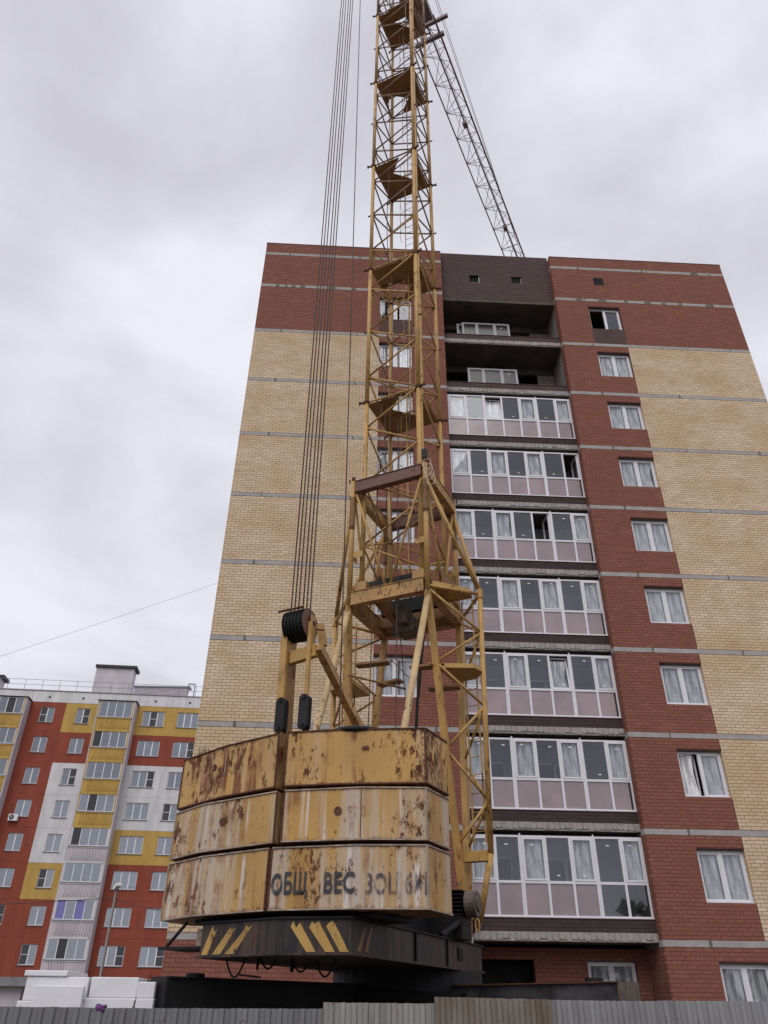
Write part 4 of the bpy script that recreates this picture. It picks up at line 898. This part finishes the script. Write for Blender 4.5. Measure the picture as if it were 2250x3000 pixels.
# ---- counterweights: two stacks of three bent boxes
def cw_poly(s, k):
    g = ((0.20, 0.22, 0.08) if s > 0 else (-0.05, -0.10, -0.03))[k]
    ur = (-4.62, -4.62, -4.59)[k]
    pts = [(s*g, ur), (s*(0.98, 1.28, 1.18)[k], ur+(0.20, 0.24, 0.20)[k]), (s*2.05, -4.03), (s*2.08, -3.28), (s*1.2, -3.0), (s*g, -3.0)]
    return pts
CZ = [(4.22, 5.00), (3.51, 4.20), (2.715, 3.49)]
names = ['top', 'middle', 'bottom']
for s in (-1, 1):
    for k in range(3):
        z0, z1 = CZ[k]; pts = cw_poly(s, k)
        sh = 0.015*k
        me = MB().prism(pts, z0+0.012, z1-0.012)
        o = part('counterweight', me, 'cw_top' if k == 0 else ('cw' if s > 0 else 'cw_left'), crane)
        o['label'] = ('deep yellow ' if k == 0 else 'streaked pale yellow ')+names[k]+' counterweight box'
        bv = o.modifiers.new('edge', 'BEVEL'); bv.width = 0.012; bv.segments = 2
        # welded rims, seams and lifting recesses
        rim = MB(); 
        for i in range(len(pts)-2):
            (x0, y0), (x1, y1) = pts[i], pts[i+1]; d = Vector((x1-x0, y1-y0)); n = Vector((d.y, -d.x)).normalized()*(1 if s > 0 else -1)
            for z in (z0+0.022, z1-0.022): rim.beam((x0+n.x*0.006, y0+n.y*0.006, z), (x1+n.x*0.006, y1+n.y*0.006, z), 0.02, 0.016)
        parts('welded_rim', rim, 'rim' if k else 'seam', o)
        a, b = Vector(pts[0]), Vector(pts[1]); p_ = a.lerp(b, 0.985)
        if k == 1 or s < 0: part('seam', MB().beam((p_.x, p_.y-0.002, z0+0.03), (p_.x, p_.y-0.002, z1-0.03), 0.010, 0.008), 'seam' if k == 1 and s > 0 else 'rim', o)
        part('seam', MB().beam((pts[2][0], pts[2][1]-0.004, z0+0.03), (pts[2][0], pts[2][1]-0.004, z1-0.03), 0.02, 0.02), 'rim' if k else 'seam', o)
        part('seam', MB().beam((pts[0][0], pts[0][1]-0.004, z0+0.03), (pts[0][0], pts[0][1]-0.004, z1-0.03), 0.02, 0.02), 'seam', o)
        for t_, zc, rr_ in (((0.70, 0.55, 0.055) if k == 1 else (1.22, 0.62, 0.05)),):
            if k == 2: continue
            q_ = a.lerp(b, t_) if t_ < 1 else b.lerp(Vector(pts[2]), t_-1)
            zc = z0+zc*(z1-z0); d = (b-a).normalized() if t_ < 1 else (Vector(pts[2])-b).normalized(); n = Vector((d.y, -d.x))*(1 if s > 0 else -1)
            if n.y > 0: n = -n
            if k == 1 or s < 0: part('lifting_hole', MB().tube((q_.x+n.x*0.005, q_.y+n.y*0.005, zc), (q_.x+n.x*0.013, q_.y+n.y*0.013, zc), rr_, 14), 'seam', o)
part('gap_plate', MB().beam((0.055, -3.9, 2.8), (0.125, -3.9, 4.9), 1.0, 0.05, up=(1, 0, 0)), 'seam', crane)
part('stack_base', MB().prism([(-1.4, -4.1), (1.4, -4.1), (1.5, -3.2), (-1.5, -3.2)], 2.665, 2.715), 'black', crane)
part('hatch_cover', MB().ball((1.0, -4.02, 4.99), 0.44, 0.20), 'black', crane, smooth=True)
# lettering on the right lower box; weathered stencil characters
def text(s, parent, m, size, loc_a, loc_b, t, z, sx=0.62, bold=0.012):
    cu = bpy.data.curves.new('lettering', 'FONT'); cu.body = s; cu.size = size; cu.offset = bold; cu.align_x = 'CENTER'; cu.space_character = 1.02; cu.resolution_u = 4
    ob = bpy.data.objects.new('tmp_text', cu); COL.objects.link(ob)
    dg = bpy.context.evaluated_depsgraph_get(); me = bpy.data.meshes.new_from_object(ob.evaluated_get(dg)); bpy.data.objects.remove(ob)
    me.materials.clear(); me.materials.append(M[m])
    a, b = Vector((*loc_a, 0)), Vector((*loc_b, 0)); d = (b-a).normalized(); n = Vector((d.y, -d.x, 0))
    if n.y > 0: n = -n
    p = a.lerp(b, t)+n*0.014
    mw = Matrix(((d.x, 0, n.x, p.x), (d.y, 0, n.y, p.y), (0, 1, 0, z), (0, 0, 0, 1))) @ Matrix.Scale(sx, 4, (1, 0, 0))
    me.transform(mw); return link('lettering', me, parent)
PR = cw_poly(1, 2)
rowz = 2.715+0.195
text('O\u0411\u0429', crane, 'stencil', 0.335, PR[0], PR[1], 0.24, rowz+0.01, 0.60, 0.011)
text('BEC', crane, 'stencil', 0.33, PR[0], PR[1], 0.84, rowz+0.01, 0.72, 0.010)
text('3O\u0426 6\u042b', crane, 'stencil2', 0.33, PR[1], PR[2], 0.58, rowz-0.005, 0.64, 0.009)
text('52 0', crane, 'digits', 0.20, cw_poly(1, 1)[0], cw_poly(1, 1)[1], 0.93, 3.51+0.30, 0.7, 0.004)
# rust blooms on the top boxes
def bloom(pa, pb, t, z, w, h, seed, m='seam', parent=crane):
    r = random.Random(seed); a, b = Vector((*pa, 0)), Vector((*pb, 0)); d = (b-a).normalized(); n = Vector((d.y, -d.x, 0)); n = -n if n.y > 0 else n
    c_ = a.lerp(b, t)+n*0.0145; pts = []
    for i in range(18):
        th = 2*math.pi*i/18; q = r.uniform(0.6, 1.15); pts.append(c_+d*math.cos(th)*w*q+Vector((0, 0, z+math.sin(th)*h*q*(1.5 if math.sin(th) < 0 and r.random() < 0.4 else 1))))
    part('rust_bloom', MB().add(pts, [tuple(range(18))]), m, parent)
P0, P1 = cw_poly(1, 0), cw_poly(-1, 0)
bloom(P0[1], P0[2], 0.28, 4.72, 0.06, 0.03, 3)
# ---- rope tackle at the rear
tk = link('rope_tackle', None, crane)
TY = -4.10; SX = -0.075; SZ = 6.89
for i in range(6):
    x = SX-0.15+i*0.062
    part('sheave', MB().tube((x-0.026, TY, SZ), (x+0.026, TY, SZ), 0.235, 28).tube((x-0.029, TY, SZ), (x-0.020, TY, SZ), 0.262, 28).tube((x+0.020, TY, SZ), (x+0.029, TY, SZ), 0.262, 28), 'black', tk)
part('sheave_axle', MB().tube((SX-0.27, TY, SZ), (SX+0.28, TY, SZ), 0.04, 12), 'seam', tk)
part('sheave_disc', MB().tube((SX+0.195, TY, SZ), (SX+0.203, TY, SZ), 0.25, 28), 'paint_b', tk)
part('sheave_guard', MB().tube((SX-0.27, TY-0.24, SZ+0.20), (SX+0.20, TY-0.24, SZ+0.20), 0.02, 8), 'seam', tk)
part('head_cheek', MB().beam((SX+0.25, TY, 7.02), (SX+0.27, TY, 6.40), 0.03, 0.12), 'paint_r', tk); part('head_cheek', MB().beam((SX+0.33, TY+0.10, 6.90), (SX+0.40, TY+0.12, 6.52), 0.10, 0.10), 'paint_r', tk)
part('head_bolt', MB().tube((SX+0.34, TY-0.05, 6.75), (SX+0.47, TY-0.03, 6.72), 0.015, 6), 'seam', tk)
part('head_crossbar', MB().beam((-0.20, TY+0.02, 6.36), (0.26, TY+0.02, 6.42), 0.10, 0.20), 'paint', tk)
part('head_post', MB().beam((-0.27, TY+0.03, 6.75), (-0.24, TY+0.03, 4.98), 0.30, 0.11, up=(1, 0, 0)), 'paint', tk)
part('post_side', MB().beam((-0.205, TY+0.06, 6.45), (-0.175, TY+0.06, 4.98), 0.24, 0.012, up=(1, 0, 0)), 'plate', tk)
part('head_post', MB().beam((0.165, TY-0.05, 6.90), (0.175, TY-0.05, 5.35), 0.055, 0.06, up=(1, 0, 0)), 'paint', tk)
part('raking_strut', MB().beam((0.30, TY+0.02, 6.46), (0.45, -1.1, 4.50), 0.12, 0.12), 'paint_r', tk)
part('strut_foot', MB().beam((0.45, -1.1, 3.30), (0.45, -1.1, 4.52), 0.12, 0.12), 'paint_r', tk)
for x in (-0.215, 0.19):
    pts = [(0.10*math.cos(t)*(1.0 if abs(math.sin(t)) > 0.9 else 1.15), 0.235*math.copysign(1, math.sin(t))+0.08*math.sin(t)) for t in np.linspace(0.15, 6.13, 14)]
    cap = MB(); n_ = len(pts)
    for yy in (TY-0.16, TY-0.06):
        cap.add([(x+p*0.66, yy, 5.40+q*0.86) for p, q in pts]+[(x+p*0.66, yy+0.035, 5.40+q*0.86) for p, q in pts], [tuple(range(n_)), tuple(range(2*n_-1, n_-1, -1))]+[(i, n_+i, n_+(i+1) % n_, (i+1) % n_) for i in range(n_)])
    cap.tube((x, TY-0.18, 5.62), (x, TY+0.01, 5.62), 0.035, 8).tube((x, TY-0.18, 5.2), (x, TY+0.01, 5.2), 0.035, 8).box(x-0.06, x+0.06, TY-0.126, TY-0.062, 5.2, 5.64)
    part('shackle', cap, 'black', tk)
for xa, xb in zip((-0.235, -0.165, -0.095, -0.01, 0.06, 0.13), (-0.26, -0.17, -0.075, 0.035, 0.12, 0.20)):
    part('pendant_rope', MB().tube((xa, TY-0.04, 6.95), (xb, TY-0.08, 45), 0.0135, 6), 'rope', crane)
part('pendant_rope', MB().tube((0.66, -3.95, 4.6), (0.18, -4.15, 45), 0.0125, 6), 'rope', crane)
# ---- winch motor on the platform
mo = link('winch_motor', None, crane)
part('motor_body', MB().tube((0.70, -0.55, 3.17), (1.34, -0.55, 3.17), 0.17, 16), 'black', mo)
fm = MB()
for j in range(7): fm.box(0.8, 1.30, -0.78, -0.40, 3.00+j*0.058, 3.00+j*0.058+0.018)
parts('cooling_fin', fm, 'black', mo)
part('fan_cover', MB().tube((1.33, -0.55, 3.17), (1.50, -0.55, 3.17), 0.215, 20, 0.19).tube((1.50, -0.55, 3.17), (1.53, -0.55, 3.17), 0.11, 16), 'greyrust', mo)
part('motor_foot', MB().box(0.7, 1.3, -0.8, -0.35, 2.66, 2.98).tube((1.45, -0.62, 2.95), (1.43, -0.62, 2.74), 0.02, 6).tube((1.25, -0.75, 2.9), (1.1, -1.2, 2.68), 0.05, 8), 'black', mo)
part('lifting_eye', MB().path([(1.50+0.035*math.cos(t), -0.62, 2.86+0.09*math.sin(t)) for t in np.linspace(0, 6.28, 13)], 0.014, 6), 'paint', mo)
parts('machine_housing', MB().box(-1.0, 0.75, -2.6, 1.2, 2.665, 3.30), 'black', crane)
# ---- undercarriage: ring, four outrigger arms and bogies on rails
uc = link('undercarriage', None, crane)
part('slewing_ring', MB().tube((0, 0, 1.95), (0, 0, 2.245), 1.25, 36).tube((0, 0, 1.55), (0, 0, 1.95), 1.0, 24), 'black', uc)
part('centre_box', MB().box(-1.3, 1.3, -1.3, 1.3, 1.35, 1.94), 'black', uc)
def W2L(x, y):   # world to crane local
    dx, dy = x-1.16, y-15.0; a = R(28); return (dx*math.cos(a)-dy*math.sin(a), dx*math.sin(a)+dy*math.cos(a))
for wx, wy, m_ in ((-2.36, 12.15, 'black'), (3.86, 11.85, 'greyarm'), (4.6, 17.9, 'black'), (-2.2, 18.1, 'black')):
    x, y = W2L(wx, wy); d = Vector((x, y, 0)).normalized()
    arm = part('outrigger_arm', MB().beam(tuple(d*0.9+Vector((0, 0, 1.80))), (x, y, 1.80), 0.42, 0.46), m_, uc)
    part('arm_flange', MB().beam(tuple(d*0.9+Vector((0, 0, 2.04))), (x+d.x*0.02, y+d.y*0.02, 2.04), 0.50, 0.018), 'seam' if m_ == 'greyarm' else 'black', uc)
    part('arm_end', MB().beam((x, y, 1.79), (x+d.x*0.05, y+d.y*0.05, 1.79), 0.46, 0.50), 'greyrust' if m_ == 'greyarm' else 'black', uc)
    part('arm_pin', MB().tube((x-d.x*0.5, y-d.y*0.5, 2.05), (x-d.x*0.5, y-d.y*0.5, 2.10), 0.13, 12), 'black', uc)
    part('arm_leg', MB().tube((x-d.x*0.3, y-d.y*0.3, 0.8), (x-d.x*0.3, y-d.y*0.3, 1.57), 0.14, 12), 'black', uc)
    bx, by = x-d.x*0.3, y-d.y*0.3
    rd = Vector((math.cos(R(28)), math.sin(R(28)), 0))     # world X in local axes
    part('bogie', MB().beam(tuple(Vector((bx, by, 0.62))-rd*0.75), tuple(Vector((bx, by, 0.62))+rd*0.75), 0.4, 0.4), 'black', uc)
    nrm_ = Vector((-rd.y, rd.x, 0))
    for q in (-0.5, 0.5): c0 = Vector((bx, by, 0.42))+rd*q; part('wheel', MB().tube(tuple(c0-nrm_*0.1), tuple(c0+nrm_*0.1), 0.2, 18), 'seam', uc)
rw = thing('crane_track', 'pair of steel crane rails on timber sleepers behind the corrugated fence', 'rails', (1.16, 15, 0))
for y in (-2.75, 2.75): parts('rail', MB().box(-9, 9, y-0.035, y+0.035, 0.12, 0.22).box(-9, 9, y-0.07, y+0.07, 0.10, 0.119), 'seam', rw)
slp = B(-0.12, 0.12, -3.4, 3.4, 0.01, 0.10).mesh('sleeper', 'seam')
for i in range(22): link('sleeper', slp, rw, (-8.8+i*0.83, 0, 0))
ch = solo('chain', MB(), 'seam', 'short rusty chain hanging from the left end of the black crane arm', 'chain') if False else None
cm = MB()
for i in range(6): c0 = Vector((-2.50-0.035*i, 12.05, 2.02-0.07*i)); cm.path([tuple(c0+Vector((0.018*math.cos(t), (0.018*math.sin(t) if i % 2 else 0), 0.04*math.sin(t) if not i % 2 else 0.04*math.cos(t)))) for t in np.linspace(0, 6.28, 9)], 0.007, 5)
part('hook_chain', MB().add(cm.v, cm.f), 'seam', crane, kind='stuff').matrix_parent_inverse = crane.matrix_basis.inverted() if False else (Matrix.Translation((1.16, 15, 0)) @ Matrix.Rotation(-R(28), 4, 'Z')).inverted()
# ---- jib
jib = link('jib', None, crane)
JZ, JT_, JW = 40.45, 41.35, 0.55
J0, J1 = 2.4, 27.0
part('jib_chord', MB().tube((-JW, J0, JZ), (-JW, J1, JZ), 0.034, 8), 'jib', jib); part('jib_chord', MB().tube((JW, J0, JZ), (JW, J1, JZ), 0.045, 8), 'jib', jib); part('jib_chord', MB().tube((0, J0, JT_), (0, J1, JT_), 0.042, 8), 'jib', jib)
n = 16; st = (J1-J0)/n
for i in range(n):
    y0 = J0+i*st; y1 = y0+st; ym = y0+st/2
    for p, q in (((-JW, y0, JZ), (JW, y0, JZ)), ((-JW, y0, JZ), (0, ym, JT_)), ((0, ym, JT_), (-JW, y1, JZ)), ((JW, y0, JZ), (0, ym, JT_)), ((0, ym, JT_), (JW, y1, JZ)), ((-JW, y0, JZ), (JW, ym, JZ)), ((JW, ym, JZ), (-JW, y1, JZ))):
        part('jib_brace', MB().tube(p, q, 0.015, 6), 'jib', jib)
part('jib_root_beam', MB().beam((-0.7, 3.3, JZ-0.12), (0.75, 3.3, JZ-0.12), 0.16, 0.25), 'jib', jib); part('jib_root_beam', MB().beam((-0.1, 2.75, JZ+0.1), (1.15, 2.75, JZ+0.1), 0.14, 0.2), 'jib', jib)
part('jib_pivot_box', MB().box(-0.55, 0.55, 0.9, 2.4, 40.0, 40.5), 'jib', jib)
parts('jib_pulley', MB().box(-0.1, 0.12, 8.2, 8.5, 41.0, 41.25).box(-0.1, 0.12, 15.2, 15.5, 41.0, 41.25), 'jib', jib)
part('jib_rope', MB().tube((0.15, 1.2, 41.0), (0.1, 26, 40.9), 0.012, 5), 'rope', jib); part('jib_rope', MB().tube((-0.2, 1.2, 40.6), (-0.1, 26, 40.7), 0.010, 5), 'rope', jib)
for dz in (0, 1.0): part('pendant_rope', MB().tube((0.35, 0.5, 45.3+dz), (0.35, 17.5, 40.9), 0.012, 5), 'rope', crane)
# ---- coiled cord tied to the portal corner
cd = MB()
for i in range(4): cd.path([(PH+0.10+0.03*i+0.10*math.sin(t), -PH-0.12, 11.95-0.15*i+0.15*math.cos(t)) for t in np.linspace(0, 6.28, 14)], 0.007, 5)
part('cord_coil', cd, 'cord', crane)
part('hinge_pad', MB().box(PH-0.05, PH+0.06, -PH-0.06, -PH+0.05, 12.2, 12.45), 'black', crane)
# weeds sprouting on the left top counterweight
wd = MB(); rr = random.Random(5)
for i in range(26):
    bx, by = -1.75+rr.gauss(0, 0.16), -4.02+rr.uniform(0, 0.1); hh_ = rr.uniform(0.06, 0.17); tip = (bx+rr.uniform(-.07, .07), by+rr.uniform(-.04, .04), 4.99+hh_)
    wd.tube((bx, by, 4.985), tip, 0.003, 4)
    for j in range(3):
        t_ = rr.uniform(0.4, 1); c0 = Vector((bx, by, 4.985)).lerp(Vector(tip), t_); a = rr.uniform(0, 6.28); d = Vector((math.cos(a), math.sin(a)*0.5, 0.3))*0.035; s_ = Vector((-d.y, d.x, 0.01))*0.35
        wd.add([c0, c0+d*0.5+s_, c0+d, c0+d*0.5-s_], [(0, 1, 2, 3)])
wo = solo('weed', wd, 'leaf', 'small green weeds sprouting on top of the left rusty counterweight', 'weed'); wo.matrix_world = Matrix.Translation((1.16, 15, 0)) @ Matrix.Rotation(-R(28), 4, 'Z')

# ================================================================ CORRUGATED FENCE
FY = 9.2
fence = thing('corrugated_fence', 'grey corrugated metal sheet fence along the bottom of the view', 'fence', (0, FY, 0))
def sheet(x0, x1, ztop, m, y=0.0, tilt=0.0, p=0.115, seed=0):
    r = random.Random(seed); mb = MB(); x = x0; vs = []; dip = [0]*1000
    prof = [(0, 0), (0.42, 0), (0.52, -0.022), (0.88, -0.022), (1.0, 0)]
    pts = []
    while x < x1:
        for a, d in prof[:-1]:
            xx = x+a*p
            if xx <= x1: pts.append((xx, y+d+r.uniform(-.0015, .0015)))
        x += p
    pts.append((x1, y)); n = len(pts); ts = [ztop+tilt*(px-x0)+r.uniform(-0.003, 0.003) for px, _ in pts]
    for (px, py), t_ in zip(pts, ts): vs += [(px, py, 0.03), (px, py, t_), (px, py+0.002, 0.03), (px, py+0.002, t_)]
    fs = []
    for i in range(n-1): a = 4*i; b_ = a+4; fs += [(a, b_, b_+1, a+1), (b_+2, a+2, a+3, b_+3), (a+1, b_+1, b_+3, a+3)]
    part('fence_sheet', mb.add(vs, fs), m, fence)
sheet(-12, -4.6, 1.685, 'f1', seed=1); sheet(-4.62, -1.9, 1.683, 'f1', y=0.006, seed=2, tilt=-0.001); sheet(-1.92, -0.13, 1.680, 'f1', seed=3, tilt=0.007)
sheet(-0.139, 0.995, 1.747, 'f2', y=-0.012, seed=4); sheet(0.985, 2.18, 1.806, 'f3', y=-0.03, seed=5, tilt=-0.011); sheet(2.17, 3.3, 1.790, 'f4', y=-0.014, seed=6); sheet(3.29, 4.5, 1.796, 'f4', seed=7, tilt=0.003); sheet(4.49, 12, 1.80, 'f1', y=-0.01, seed=8)
for z in (0.5, 1.35): part('fence_rail', B(-12, 12, 0.012, 0.052, z, z+0.05), 'seam', fence)
for x in range(-12, 13, 3): part('fence_post', B(x, x+0.06, 0.055, 0.115, 0, 1.62), 'seam', fence)
part('screw', MB().tube((0.35, -0.04, 1.60), (0.35, -0.046, 1.60), 0.006, 6), 'seam', fence)
rg = MB(); rr = random.Random(9)
for i in range(7): rg.ball((-2.335+rr.uniform(-.05, .05), FY+0.02+rr.uniform(-.02, .02), 1.675+rr.uniform(-.02, .03)), rr.uniform(0.02, 0.04), 0.8, 5)
solo('rag', rg, 'purple', 'crumpled purple rag stuck on top of the grey fence', 'rag')
# ================================================================ FOAM BOARD STACKS behind the fence
def foam(x0, x1, y0, y1, z0, z1, label, rz=0.0):
    mb = MB().box(0, x1-x0, 0, y1-y0, 0, z1-z0-0.003)
    o = solo('foam_block', mb, 'foam', label, 'foam block', (x0, y0, z0), (0, 0, rz), group='white foam insulation blocks behind the fence')
    bv = o.modifiers.new('edge', 'BEVEL'); bv.width = 0.012; bv.segments = 2; return o
foam(-4.15, -3.35, 12.0, 13.0, 0.01, 1.76, 'tall white foam block at the left end of the stack', 0.02)
foam(-4.10, -3.29, 12.03, 13.0, 1.76, 2.03, 'long white foam block under the topmost thin one', 0.01)
foam(-4.14, -3.58, 12.01, 13.0, 2.03, 2.10, 'thin white foam slab topmost at the left end of the stack', 0.0)
foam(-3.33, -2.645, 12.05, 13.2, 0.01, 1.80, 'white foam block in the lower middle of the stack')
foam(-3.27, -2.65, 12.07, 13.2, 1.80, 2.035, 'white foam block lying on the lower middle one')
foam(-2.63, -2.40, 12.0, 12.6, 0.01, 1.80, 'lower white foam block beside the black crane arm'); foam(-2.64, -2.41, 12.02, 12.6, 1.80, 1.985, 'upper white foam block beside the black crane arm')
foam(-3.93, -3.32, 11.85, 11.96, 1.70, 1.90, 'thin white foam board leaning in front of the left stack') if False else None
foam(-3.93, -3.30, 11.90, 11.98, 0.01, 1.93, 'upright thin white foam board standing in front of the stack')
# low garage roofs seen at the far left between the house and the fence
gr = thing('garage', 'low grey flat roofed shed at the far left under the house', 'shed', (-14, 32, 0))
part('shed_wall', B(-6, 3.0, 0, 4, 0, 2.35), 'h_lil', gr); part('shed_roof', B(-6.2, 3.2, -0.3, 4.2, 2.35, 2.62), 'zinc', gr); part('shed_door', B(1.0, 1.9, -0.05, -0.003, 0, 2.1), 'seam', gr)

# ================================================================ THE OTHER SIDE OF THE STREET (seen only mirrored in the lower windows)
tl = MB(); rr = random.Random(12)
for i in range(46):
    cx, cy, hh_ = -70+i*3.2+rr.uniform(-1, 1), -34+rr.uniform(-4, 4), rr.uniform(6, 11)
    for j in range(22):
        q = Vector((cx+rr.gauss(0, 1.5), cy+rr.gauss(0, 1.2), hh_*rr.uniform(0.25, 1.0))); r0 = rr.uniform(0.5, 1.2)
        vs_ = [q+Vector((rr.uniform(-1, 1), rr.uniform(-1, 1), rr.uniform(-1, 1)))*r0 for _ in range(9)]
        tl.add(vs_, [(0, 1, 2), (3, 4, 5), (6, 7, 8), (0, 4, 8), (1, 5, 6), (2, 3, 7)])
    tl.tube((cx, cy, 0), (cx, cy, hh_*0.7), 0.2, 6)
part('treeline', tl, 'leaf', None, kind='stuff')
